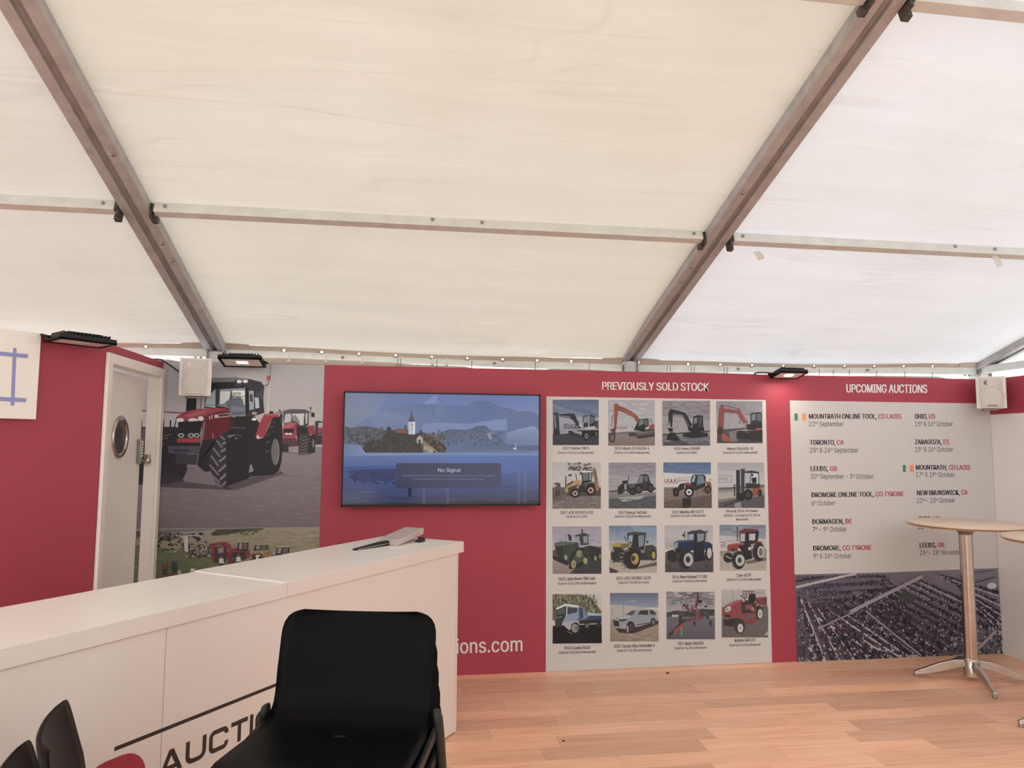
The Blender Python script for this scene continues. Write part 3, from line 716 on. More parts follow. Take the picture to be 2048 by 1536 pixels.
def ph_dark_digger(d):
    d.g(55,70,632,610,(136,120,124),(150,134,136)); d.specks(60,75,625,250,50,[(146,132,136),(126,112,118)],70,14)
    d.p('58,250 630,300 630,440 60,470',(160,144,146)); d.l('58,250 630,300',3,(120,108,112)); d.p('58,470 630,425 632,440 60,490',(70,60,64)); d.g(60,490,632,610,(120,106,108),(100,88,92)); d.specks(70,500,625,600,50,[(140,126,126),(84,76,80)],40,6)
    d.l('60,318 240,316 240,398 60,398',3,(80,68,76)); d.l('552,345 615,345',3,(110,98,104)); d.l('552,380 615,380',3,(110,98,104))
    for x in (75,100,120): d.l([(x,345),(x,372)],5,(80,68,76))
    d.p('130,215 150,165 165,170 185,210 175,380 155,390 145,300 135,380 128,300',(44,40,44)); d.p('150,168 250,190 330,215 355,245 420,370 370,400 330,310 300,250 190,235 180,215',(46,42,46)); d.p('185,215 300,235 320,255 200,232',(92,82,86)); d.l('320,260 380,380',8,(100,90,94))
    d.p('120,400 180,400 185,440 140,445',(40,36,40)); d.p('110,500 150,450 200,450 275,545 200,555 110,540',(44,38,40)); d.p('430,260 480,240 545,250 550,420 420,430 420,320',(40,40,44)); d.p('435,278 475,270 475,340 435,345',(116,112,118)); d.p('495,265 535,265 530,330 500,400',(74,72,78))
    d.p('360,390 560,390 560,430 430,450 370,430',(36,34,38)); d.p('290,475 420,440 605,455 605,500 420,525 310,500',(44,40,42)); d.p('70,575 280,545 400,600 300,610 70,610',(78,70,74))
def ph_orange_mini(d):
    d.g(705,75,1262,400,(142,126,130),(158,142,144)); d.specks(715,80,1250,250,40,[(150,136,140),(134,120,126)],70,12); d.p('712,210 1000,240 1262,260 1262,400 712,430',(160,146,146)); d.l('862,230 862,410',4,(120,106,110)); d.l('985,310 985,340',6,(90,70,82)); d.l('975,312 1000,310',6,(90,70,82)); d.l('975,326 998,325',5,(90,70,82)); d.l('975,341 1000,340',6,(90,70,82))
    d.p('712,420 1262,380 1262,400 712,440',(74,60,62)); d.g(715,425,1264,580,(90,76,78),(70,60,62)); d.p('860,440 1000,420 960,560 870,560',(124,108,108))
    d.p('740,170 765,110 780,115 805,160 800,300 790,430 765,450 740,400',(176,74,66)); d.p('735,200 750,200 740,400 722,430',(140,62,58)); d.p('800,175 860,165 950,185 985,160 1000,190 1090,320 1080,345 1040,340 950,220 800,210',(178,76,66)); d.l('775,118 985,170',10,(120,72,68)); d.l('960,230 1050,370',8,(150,70,64)); d.p('985,170 1010,200 1080,310 1060,320',(206,108,90))
    d.p('720,390 790,390 785,460 760,480 725,470',(66,52,52)); d.p('770,470 800,460 890,545 870,560 780,555',(196,86,70)); d.p('1115,225 1140,215 1245,205 1255,230 1255,390 1115,390',(52,52,56)); d.p('1130,235 1180,228 1178,300 1130,310',(112,118,122)); d.p('1195,230 1245,225 1245,310 1195,310',(92,98,104))
    d.p('1060,355 1255,335 1258,430 1080,420',(48,44,46)); d.p('1180,400 1258,395 1258,425 1180,425',(190,80,66)); d.p('950,440 1000,430 1130,480 1130,540 950,530',(52,44,44)); d.p('1100,440 1262,420 1262,560 1110,545',(54,46,46))
def ph_backhoe(d):
    d.g(60,862,682,1200,(188,172,166),(204,188,178)); d.p('62,1015 682,1060 682,1190 62,1200',(196,180,172)); d.g(62,1180,682,1455,(116,98,94),(126,108,102)); d.specks(70,1300,675,1450,80,[(134,116,108),(104,88,84),(148,130,120)],50,6); d.p('62,1200 682,1190 682,1290 62,1300',(80,70,68))
    for _ in range(60): d.e(d.r.uniform(250,560), d.r.uniform(868,1030) if _%2 else d.r.uniform(880,960), d.r.uniform(12,30), d.r.uniform(8,18), d.r.choice([(96,90,82),(116,108,98),(76,72,66),(134,126,114)]), 0, 7)
    d.l('360,1000 372,1110',10,(92,84,76)); d.p('225,1035 238,1035 240,1190 225,1190',(60,54,54))
    d.p('575,940 600,925 620,960 640,1080 660,1180 640,1230 615,1220 600,1100 580,1010',(190,120,84)); d.p('590,940 610,950 640,1080 620,1090',(130,84,66)); d.l('580,960 640,1190',5,(90,66,58))
    d.p('430,985 550,970 575,990 565,1110 430,1150 440,1080',(44,44,46)); d.p('450,1000 520,990 525,1090 455,1100',(104,108,108)); d.p('532,990 560,990 558,1090 535,1095',(140,140,138)); d.p('430,975 560,968 580,985 440,995',(214,206,190))
    d.p('210,1210 330,1100 420,1090 425,1160 300,1190 240,1260',(206,150,92)); d.p('240,1150 330,1090 320,1120 250,1170',(60,52,50)); d.p('255,1190 400,1140 360,1190 270,1230',(80,66,58)); d.p('400,1160 600,1110 610,1180 500,1250 400,1240',(48,44,44)); d.p('430,1130 470,1130 470,1160 430,1160',(60,56,56))
    d.p('62,1230 110,1150 150,1150 250,1290 230,1340 110,1360 66,1350',(108,90,78)); d.p('66,1140 110,1120 160,1130 165,1190 150,1190 140,1150 100,1145',(70,62,60)); d.p('90,1240 150,1200 160,1280 100,1310',(72,60,54)); d.specks(70,1240,240,1345,24,[(134,116,100),(84,72,64)],16,8)
    d.wheel(352,1258,62,58,(178,150,134)); d.wheel(552,1220,66,70,(196,146,120)); d.l('480,1180 500,1130 560,1110 610,1140',10,(120,116,112))
def ph_grey_loader(d):
    d.g(780,865,1385,1230,(142,128,136),(156,142,146)); d.specks(790,870,1375,1010,40,[(150,136,142),(134,122,130)],90,14); d.p('780,1010 1000,1040 1385,1060 1388,1210 782,1230',(160,148,150)); d.l('780,1015 1385,1060',3,(120,110,116)); d.l('782,1080 900,1084 900,1160',4,(96,86,94)); d.l('790,1160 890,1160',3,(96,86,94))
    for x in (790,808,826): d.l([(x,1110),(x,1135)],4,(110,98,106))
    d.p('782,1225 1388,1185 1388,1210 782,1245',(70,64,70)); d.g(782,1240,1388,1452,(136,122,124),(86,78,84)); d.p('782,1330 1388,1290 1388,1452 782,1452',(84,78,84)); d.p('900,1310 1250,1290 1200,1330 960,1370',(160,148,144)); d.specks(800,1330,1380,1445,50,[(96,90,94),(70,66,72)],50,6)
    d.p('1185,1020 1260,1010 1290,1030 1320,1130 1300,1230 1180,1230 1140,1150',(54,50,56)); d.p('1185,1035 1225,1030 1215,1120 1160,1130',(124,118,124)); d.p('1235,1035 1275,1040 1290,1100 1240,1110',(100,96,102)); d.p('1005,1140 1180,1130 1190,1240 1080,1280 1010,1230',(56,52,58)); d.p('950,1100 1030,1090 1030,1130 960,1150',(46,42,48)); d.p('895,1180 940,1140 980,1140 985,1200 950,1270 900,1270',(48,44,50)); d.p('1040,1150 1120,1140 1110,1180 1050,1190',(84,78,86)); d.p('1030,1040 1040,1040 1042,1090 1030,1090',(60,56,60))
    d.wheel(1165,1205,48,58,(84,80,84)); d.wheel(1318,1190,42,60,(78,74,78)); d.wheel(1090,1235,46,46,(66,62,66)); d.wheel(960,1215,24,36,(70,66,70))
def ph_red_handler(d):
    d.g(68,812,640,965,(80,104,150),(108,124,162)); d.specks(80,820,630,930,14,[(110,130,168),(96,116,158)],80,8); d.p('70,935 360,948 640,955 645,1110 75,1130',(206,190,182)); d.g(75,1110,655,1362,(150,118,104),(112,86,76)); d.p('75,1130 650,1085 652,1130 78,1160',(136,104,94)); d.l('80,1190 650,1160',4,(120,92,84)); d.p('78,1290 655,1200 655,1362 78,1362',(104,80,72)); d.l('110,1320 500,1240',5,(130,104,94))
    d.p('300,1240 400,1235 400,1355 300,1360',(44,38,40)); d.specks(90,1300,640,1355,30,[(120,94,84),(88,68,62)],50,5)
    for x in (82,128,170,212): d.l([(x,1012),(x,1050)],9,(176,78,74)); d.l([(x,1050),(x+32,1050)],8,(176,78,74)); d.l([(x+32,1050),(x+32,1012)],9,(176,78,74))
    d.l('90,1070 245,1068',4,(160,90,84)); d.l('225,1000 400,998',4,(90,76,86))
    for x in (265,290,315,340,365): d.l([(x,1018),(x,1040)],8,(70,60,72))
    d.l('612,1010 640,1010 640,1030 612,1030',6,(176,78,74))
    d.p('415,970 440,958 560,958 580,990 575,1100 480,1140 400,1080 395,1030',(44,44,50)); d.p('430,975 470,970 440,1045 405,1050',(150,160,176)); d.p('485,970 550,970 565,1050 470,1070',(110,120,136)); d.l('465,965 440,1060',8,(34,34,38)); d.l('470,1085 570,1050',4,(190,184,184))
    d.p('300,1065 360,1050 400,1060 400,1090 310,1100',(184,74,78)); d.p('580,1040 640,1050 645,1090 590,1090',(176,70,76)); d.p('520,1150 600,1090 580,1170',(170,66,74)); d.p('270,1070 320,1060 320,1130 250,1160 245,1100',(50,42,44)); d.p('330,1080 460,1090 480,1150 340,1150',(56,46,48)); d.p('180,1130 230,1110 260,1160 250,1220 190,1220',(46,38,38))
    d.wheel(378,1170,58,62,(214,200,188)); d.wheel(605,1140,40,50,(120,84,80)); d.wheel(222,1170,36,52,(64,54,52))
def ph_forklift(d):
    d.g(722,815,1280,1100,(168,152,152),(190,174,168)); d.p('722,900 1285,930 1288,1100 728,1120',(186,172,168)); d.l('722,900 1285,940',3,(150,136,136)); d.l('728,965 890,975 890,1050 730,1048',4,(84,74,80))
    for x in (745,772,800,826): d.l([(x,998),(x,1028)],6,(84,74,80)); d.l([(x,998),(x+14,998)],5,(84,74,80))
    d.g(728,1110,1290,1360,(160,140,134),(96,82,80)); d.p('728,1120 1290,1080 1290,1110 730,1145',(104,90,90)); d.p('730,1180 1000,1160 960,1230 735,1260',(172,156,148)); d.p('735,1300 1000,1270 1290,1200 1290,1360 735,1360',(92,80,80)); d.p('920,1300 1000,1280 1010,1355 930,1355',(150,134,130))
    d.p('945,905 990,900 995,1260 945,1260',(50,50,56)); d.p('1000,890 1050,890 1040,1270 1005,1270',(60,60,66)); d.p('1040,920 1130,910 1220,925 1222,945 1050,940',(64,58,60)); d.l('1128,920 1110,1100',9,(50,46,50)); d.l('1215,930 1222,1110',9,(54,50,54)); d.p('1055,945 1120,940 1105,1080 1050,1050',(176,164,166)); d.p('1140,950 1205,945 1210,1060 1130,1060',(200,190,190)); d.p('1130,1000 1190,990 1190,1060 1140,1065',(44,40,44)); d.e(1140,965,12,16,(50,46,50))
    d.p('1060,1060 1230,1070 1232,1120 1060,1130',(56,50,54)); d.p('1140,1130 1240,1110 1250,1200 1150,1215',(200,84,56)); d.p('1240,1080 1275,1080 1250,1130',(190,84,60)); d.p('915,1075 930,1075 935,1220 920,1220',(50,46,50)); d.l('915,1080 1060,1080',6,(60,56,60)); d.wheel(1090,1200,58,66,(66,60,62)); d.wheel(1230,1180,26,44,(60,54,56))
    d.p('755,1300 990,1240 1000,1255 790,1320',(84,74,76)); d.p('790,1330 1000,1265 1010,1280 800,1342',(60,52,56)); d.p('945,1180 1045,1180 1045,1270 950,1270',(42,40,46))
def ph_green_tracks(d):
    d.g(52,70,590,330,(160,142,158),(178,162,170)); d.specks(60,75,580,250,24,[(170,154,166),(152,136,152)],70,8); d.l('60,130 590,250',2,(130,114,126)); d.g(55,400,592,590,(176,140,132),(150,118,112)); d.p('300,440 592,410 592,590 240,590 330,500',(64,58,64)); d.p('55,330 592,290 592,420 55,420',(86,78,78))
    d.l('380,100 375,240',14,(48,44,48)); d.p('220,150 260,170 265,230 235,225',(52,48,50)); d.l('203,160 203,230',5,(70,64,66)); d.p('290,170 400,140 450,160 450,270 360,280 350,200',(60,62,64)); d.p('390,180 440,170 440,250 395,255',(134,134,144)); d.p('300,185 350,175 350,230 300,235',(146,140,150))
    d.p('75,255 150,232 340,245 350,330 250,480 150,470 90,360',(62,68,58)); d.p('80,260 160,236 330,245 260,270 100,285',(90,96,84)); d.p('95,290 170,285 165,400 110,380',(48,52,48)); d.l('210,260 200,400',6,(40,44,40)); d.p('55,395 140,400 240,470 220,500 140,470 60,430',(48,46,44))
    d.p('230,530 250,400 330,300 390,300 450,400 445,470 330,520 260,540',(44,44,42)); d.p('250,470 330,330 380,330 420,430 330,480',(74,78,66)); d.e(285,485,28,44,(172,156,96)); d.e(415,448,24,36,(172,156,96)); d.e(345,370,30,42,(150,138,88)); d.e(285,485,12,20,(130,118,80)); d.e(200,410,16,30,(150,146,138))
    d.p('455,280 530,290 580,320 585,430 520,460 460,440',(50,48,48)); d.e(525,420,14,30,(160,146,96)); d.e(575,400,10,28,(150,136,90)); d.p('380,300 455,280 460,400 430,390',(56,62,52)); d.l('465,250 465,300',5,(60,56,58))
def ph_yellow_tractor(d):
    d.g(672,62,1196,330,(104,124,156),(166,172,184)); d.p('900,70 1196,80 1196,180 1000,150',(130,146,170)); d.l('770,75 745,230',3,(84,96,116)); d.l('770,75 795,230',3,(84,96,116)); d.l('752,150 790,150',3,(84,96,116)); d.p('675,225 1196,260 1198,330 678,330',(170,158,156)); d.g(676,430,1202,580,(176,152,132),(186,162,142)); d.p('690,330 1200,310 1200,440 690,440',(130,120,118)); d.p('680,520 780,560 760,580 680,580',(66,58,60)); d.p('880,540 1195,460 1198,500 960,540',(90,80,76))
    d.p('870,150 940,135 1080,140 1075,180 1060,330 930,320 880,240',(46,46,52)); d.p('890,170 935,160 930,240 885,240',(150,158,166)); d.p('995,170 1060,165 1055,280 1000,300',(120,128,136)); d.p('870,140 960,128 1082,138 1080,165 960,160 880,175',(70,66,68)); d.l('840,175 865,230',10,(60,56,58)); d.l('960,150 990,310',12,(34,34,38)); d.p('1080,230 1110,225 1105,250 1085,255',(60,56,58))
    d.p('705,270 760,252 930,250 920,280 820,310 760,300 710,295',(206,164,60)); d.p('710,295 770,295 830,300 800,350 740,360',(56,52,50)); d.p('800,270 900,255 900,285 830,320',(120,100,56)); d.p('690,360 830,320 880,400 830,470 740,460 700,430',(52,48,50)); d.specks(695,365,830,465,24,[(80,74,72),(34,32,34)],12,12); d.p('1070,280 1150,270 1190,300 1185,440 1060,440',(66,60,62)); d.p('880,300 1000,290 1030,360 1100,360 1100,440 900,440',(54,50,54))
    d.e(905,425,80,110,(44,40,42)); 
    for i in range(7): a=math.radians(110+i*28); d.l([(880+50*math.cos(a),425+80*math.sin(a)),(868+82*math.cos(a),430+108*math.sin(a))],16,(120,104,92))
    d.e(955,425,62,108,(40,36,38)); d.e(958,425,42,64,(208,160,74)); d.e(940,420,20,32,(60,50,44)); d.e(1162,385,32,62,(42,38,40)); d.e(1162,385,20,42,(206,160,78))
def ph_blue_tractor(d):
    d.g(48,85,578,340,(176,160,158),(200,182,172)); d.p('50,210 300,235 580,290 580,350 54,350',(180,164,160)); d.l('54,285 150,285 150,350',3,(120,104,112))
    for x in (62,85,108,128): d.l([(x,298),(x,322)],5,(110,94,104))
    d.g(55,380,585,600,(96,82,82),(74,64,66)); d.specks(65,520,575,595,40,[(90,78,78),(64,56,58)],60,5)
    d.p('300,165 340,145 440,135 500,160 495,260 480,330 390,400 300,260',(44,48,60)); d.p('310,185 370,180 365,245 305,245',(150,150,158)); d.p('405,175 485,165 475,250 410,270',(130,132,140)); d.p('295,160 440,132 505,155 500,175 300,180',(58,62,72)); d.l('385,160 395,330',12,(30,32,40)); d.l('268,150 270,235',10,(48,44,48)); d.e(252,195,10,18,(44,40,44)); d.l('512,150 508,250',5,(48,44,48)); d.e(513,152,8,12,(44,40,44))
    d.p('150,275 200,250 340,245 360,290 360,360 250,380 160,360',(40,50,84)); d.p('200,250 340,245 350,265 210,275',(66,80,122)); d.p('140,290 200,265 190,330 150,350',(140,140,146)); d.p('160,350 250,340 240,400 170,400',(38,38,44)); d.p('450,280 520,262 570,290 575,350 500,340 470,400',(44,54,86)); d.p('360,290 470,270 480,420 370,450',(38,40,50))
    d.p('75,370 140,350 190,400 190,480 130,490 80,460',(44,40,42)); d.e(280,455,88,110,(44,40,42)); d.e(310,462,52,75,(178,168,162)); d.e(305,460,26,36,(50,46,50)); 
    for i in range(6): a=math.radians(110+i*30); d.l([(265+55*math.cos(a),455+70*math.sin(a)),(258+82*math.cos(a),455+104*math.sin(a))],13,(72,64,64))
    d.e(535,390,42,85,(42,38,40)); d.e(540,390,26,60,(184,174,168)); d.p('360,440 500,420 500,470 380,490',(40,38,40))
def ph_red_tractor(d):
    d.g(650,80,1158,260,(120,120,138),(154,148,158)); d.specks(660,85,1150,180,16,[(140,138,150),(108,108,126)],90,10); d.p('652,195 900,215 1160,235 1160,330 656,350',(190,174,168)); d.l('720,258 830,258',4,(180,90,90)); d.l('660,325 760,325',4,(180,90,90)); d.l('662,272 708,272 708,305 662,305',8,(172,66,66))
    d.g(655,360,1168,582,(176,152,132),(188,162,142)); d.p('656,375 1165,340 1165,420 658,420',(150,128,118)); d.p('930,480 1165,440 1165,470 960,510',(110,94,86))
    d.p('870,150 940,122 1060,128 1085,160 1070,270 930,320 870,260',(50,46,50)); d.p('880,180 930,175 930,260 880,262',(178,168,166)); d.p('975,180 1045,175 1040,250 975,250',(186,176,172)); d.p('868,148 935,120 1075,132 1085,160 1000,150 880,180',(140,54,60)); d.l('950,150 950,300',14,(40,36,38)); d.l('1060,150 1065,260',14,(46,42,44)); d.l('835,100 848,120 848,265',12,(66,58,60))
    d.p('735,310 760,290 915,270 920,310 860,330 850,370 740,370',(196,64,62)); d.p('760,290 915,272 915,285 770,302',(216,100,92)); d.p('780,340 820,335 815,370 785,370',(60,44,46)); d.p('1020,300 1060,262 1110,262 1120,285 1050,290',(190,62,62)); d.p('850,310 1000,300 1010,450 930,470 900,380',(46,40,42)); d.p('965,325 1008,320 1005,355 968,358',(196,186,176))
    d.e(745,440,52,56,(46,40,42)); d.l('720,420 780,455',12,(170,156,148)); d.e(860,468,74,100,(44,40,42)); d.e(876,468,50,64,(180,170,162)); d.e(872,468,22,30,(60,54,54)); d.e(1080,375,68,104,(46,42,44)); d.e(1106,378,40,66,(184,174,166)); d.e(1104,378,22,44,(110,100,96))
    for i in range(6): a=math.radians(110+i*30); d.l([(850+44*math.cos(a),468+60*math.sin(a)),(846+70*math.cos(a),468+96*math.sin(a))],11,(78,70,68)); d.l([(1060+36*math.cos(a),375+64*math.sin(a)),(1054+62*math.cos(a),375+100*math.sin(a))],11,(78,70,68))
def ph_tipper(d):
    d.g(55,815,592,1100,(110,106,74),(96,92,66)); d.p('360,812 592,805 592,1000 560,960 480,850',(196,182,172))
    d.specks(60,822,540,1010,200,[(140,134,94),(84,84,56),(120,116,78),(66,68,48),(160,150,112)],14,26)
    d.p('56,1160 592,1140 595,1350 55,1355',(28,28,34)); d.p('90,965 190,920 340,935 345,960 210,940 100,985',(220,214,200)); d.p('95,985 200,940 205,1040 165,1120 100,1150',(50,54,54)); d.p('105,990 185,960 190,1020 110,1040',(84,92,84)); d.p('205,945 335,955 345,1080 300,1100 160,1130 200,1040',(138,152,182)); d.p('220,955 325,965 325,1010 215,1035',(64,70,84)); d.l('210,945 208,1040',8,(196,196,198)); d.p('340,955 400,960 420,1040 590,1020 590,1060 400,1090 350,1100',(120,134,166)); d.p('345,960 385,965 390,1080 350,1090',(64,80,120)); d.p('410,1085 460,1050 590,1050 590,1085',(58,72,110)); d.p('430,1010 590,1030 590,1045 440,1045',(170,182,206))
    d.p('165,1120 330,1100 350,1160 260,1180 240,1210 190,1170',(176,164,156)); d.p('80,1100 160,1080 160,1170 85,1175',(58,58,58)); d.l('85,1070 160,1060',6,(160,156,150)); d.e(305,1180,52,60,(60,54,52)); d.e(300,1185,38,46,(156,140,132)); d.e(315,1185,20,24,(110,98,94)); d.e(430,1155,28,36,(54,52,56)); d.e(432,1158,15,20,(120,118,120)); d.e(560,1140,24,36,(48,46,52)); d.p('340,1100 590,1085 590,1130 350,1140',(44,46,56)); d.l('210,1220 270,1245',6,(150,136,128))
def ph_pickup(d):
    d.g(685,800,1214,960,(96,104,134),(140,142,160)); d.e(930,890,50,10,(140,146,164)); d.p('686,925 950,945 1216,985 1216,1090 686,1120',(182,164,156)); d.l('830,935 835,1040',5,(120,104,104)); d.l('690,975 705,975 705,1050 690,1050',3,(100,84,90)); d.g(686,1090,1220,1332,(176,142,118),(158,126,104)); d.p('740,1190 1000,1170 1214,1100 1214,1140 960,1240 800,1245',(64,54,52)); d.specks(690,1240,1215,1325,40,[(186,152,126),(146,116,96)],70,6)
    d.p('770,1060 860,1040 920,990 1000,980 1140,982 1195,1020 1200,1090 1170,1120 960,1160 900,1200 800,1190 720,1150 715,1090',(146,140,146)); d.p('855,1040 925,992 975,988 930,1045',(80,84,94)); d.p('985,1035 1020,990 1100,988 1105,1040',(58,58,64)); d.p('1115,990 1150,988 1190,1020 1185,1035 1125,1035',(62,62,68)); d.p('770,1060 860,1045 930,1050 880,1080 790,1090',(166,162,168)); d.p('780,1090 880,1080 850,1110 790,1115',(70,68,74)); d.p('715,1095 780,1110 790,1170 730,1160',(48,46,50)); d.p('790,1120 860,1110 870,1180 800,1190',(150,144,148)); d.l('985,1060 1180,1045',4,(120,114,120)); d.l('930,990 1140,980',6,(170,166,170)); d.l('975,1150 1120,1125',8,(56,50,52))
    d.e(910,1175,48,66,(44,40,42)); d.e(918,1178,28,44,(72,66,68)); d.e(1158,1118,30,46,(46,42,44)); d.e(1160,1120,18,30,(110,102,102)); d.p('870,1160 885,1160 885,1230 870,1230',(170,162,160))
def ph_rake(d):
    d.g(66,815,598,1060,(130,120,124),(168,156,156)); d.specks(70,820,590,960,60,[(150,140,142),(110,102,108),(180,168,166),(128,118,122)],80,16); d.p('70,1040 180,1020 330,1030 460,1000 598,1010 600,1100 70,1110',(66,64,60)); d.specks(75,1020,595,1100,60,[(50,52,46),(86,84,76),(104,98,92)],20,8); d.p('130,1065 200,1065 200,1125 130,1130',(176,166,160)); d.g(70,1090,602,1335,(108,98,104),(92,84,92)); d.p('500,1085 600,1075 600,1100 510,1110',(140,130,130))
    RD=(150,58,62)
    import itertools
    for cx, cy, rx, ry in ((290,930,62,85),(385,905,48,85)):
        P=[(cx+rx*math.cos(math.radians(a)), cy+ry*math.sin(math.radians(a))) for a in range(100,330,12)]; d.l(P,5,(90,56,58))
        for a in range(110,330,36): d.l([(cx+10,cy+50),(cx+rx*math.cos(math.radians(a)),cy+ry*math.sin(math.radians(a)))],4,(120,66,66))
    d.p('390,1000 415,960 425,820 410,820 400,900 385,980',(110,54,56)); d.e(435,920,26,20,(56,40,42)); d.e(500,975,18,10,(60,50,50)); d.p('330,980 350,980 420,1100 400,1120 370,1060',RD); d.p('280,1110 480,1085 480,1105 290,1140',RD); d.p('395,1000 415,1000 420,1110 395,1110',(176,84,80)); d.p('100,1270 250,1120 290,1110 270,1150 130,1290',(64,50,52)); d.p('150,1230 260,1150 265,1170 180,1270 140,1280',(182,80,74)); d.l('230,1200 235,1300',7,(170,160,158)); d.l('100,1260 105,1330',12,(50,44,48)); d.p('260,960 275,950 330,1010 300,1030',RD); d.e(258,960,14,14,(60,50,50))
    d.e(222,1120,20,40,(56,50,52)); d.e(375,1160,14,28,(60,54,56)); d.e(550,1160,18,40,(70,64,66)); d.e(522,1095,16,22,(60,54,56)); d.l('420,900 440,850',8,(80,60,60)); d.specks(300,980,460,1080,26,[(120,60,60),(60,50,50),(160,80,76)],14,10)
def ph_mower(d):
    d.g(672,790,1165,1010,(186,168,162),(172,154,148)); d.l('790,800 805,920',7,(140,124,122)); d.g(675,980,1185,1315,(120,102,96),(96,80,76)); d.p('1000,1000 1175,960 1185,1290 1120,1310 900,1310',(112,94,88)); d.p('680,1190 830,1160 900,1315 680,1315',(108,90,84)); d.p('1140,1290 1185,1240 1185,1295',(180,160,148))
    for x, wd in ((908,26),(945,24),(978,24),(1008,22)): d.l([(x,804),(x,842)],9,(150,58,66)); d.l([(x,842),(x+wd,842)],8,(150,58,66)); d.l([(x,806),(x+wd,806)],8,(150,58,66)); d.l([(x+wd,806),(x+wd,842)],6,(150,58,66))
    d.l('1035,795 1125,797 1125,840 1040,842',3,(150,90,94)); d.l('1045,822 1105,822',6,(120,96,100))
    RD=(186,70,72)
    d.p('1040,880 1170,870 1172,960 1100,960 1050,940',(150,58,62)); d.l('1060,895 1165,885',8,(190,80,80)); d.l('1110,890 1130,1010',8,(170,66,70)); d.l('1160,880 1130,1000',6,(130,52,56))
    d.p('680,1020 720,960 830,910 900,900 920,960 890,1040 900,1060 1010,1050 1060,960 1095,960 1100,1000 1040,1060 860,1110 720,1100 682,1060',RD); d.p('720,965 830,915 890,910 800,960 730,985',(206,96,94)); d.p('890,930 940,920 1060,940 1050,980 1010,1045 905,1055 890,1035',(76,52,54)); d.p('930,960 1010,955 1020,1000 940,1010',(168,80,82)); d.p('1000,985 1030,985 1025,1025 995,1020',(190,150,80)); d.e(745,1005,38,26,(196,180,176),-0.7); d.e(738,1010,16,18,(150,140,140)); d.p('700,1065 770,1065 765,1095 710,1090',(60,40,42))
    d.p('970,860 990,835 1040,835 1050,860 1040,930 990,935 965,925',(44,42,46)); d.p('930,905 1030,925 1020,945 930,930',(52,48,52)); d.l('885,860 920,880 955,872',8,(40,36,38)); d.l('888,858 925,852 955,868',7,(40,36,38)); d.l('922,880 935,920',9,(44,40,42))
    d.p('920,1120 1060,1090 1070,1140 990,1180 930,1160',(176,66,70)); d.p('690,1120 860,1100 880,1160 780,1200 700,1180',(58,50,52)); d.e(870,1190,62,84,(70,56,54)); d.e(880,1212,30,48,(206,192,180)); d.e(880,1212,14,22,(170,156,146)); d.e(1085,1040,42,80,(66,54,52)); d.e(1096,1055,26,50,(206,192,180)); d.e(1096,1055,12,24,(160,146,138))
clips = [(65,60,655,642),(772,65,1373,648),(55,70,632,610),(705,75,1263,580),(60,862,682,1457),(780,865,1388,1452),(68,812,652,1362),(722,815,1288,1360),(52,68,591,590),(673,62,1200,580),(48,85,584,600),(650,80,1167,590),(54,810,595,1357),(685,798,1218,1333),(66,812,601,1337),(670,790,1185,1315)]
for k, (fn, z) in enumerate(((ph_wheeled_digger,A),(ph_orange_digger,A),(ph_dark_digger,B_),(ph_orange_mini,B_),(ph_backhoe,A),(ph_grey_loader,A),(ph_red_handler,B_),(ph_forklift,B_),
        (ph_green_tracks,Cc),(ph_yellow_tractor,Cc),(ph_blue_tractor,Dd),(ph_red_tractor,Dd),(ph_tipper,Cc),(ph_pickup,Cc),(ph_rake,Dd),(ph_mower,Dd))):
    photo(fn, *z, 100+k, clips[k])

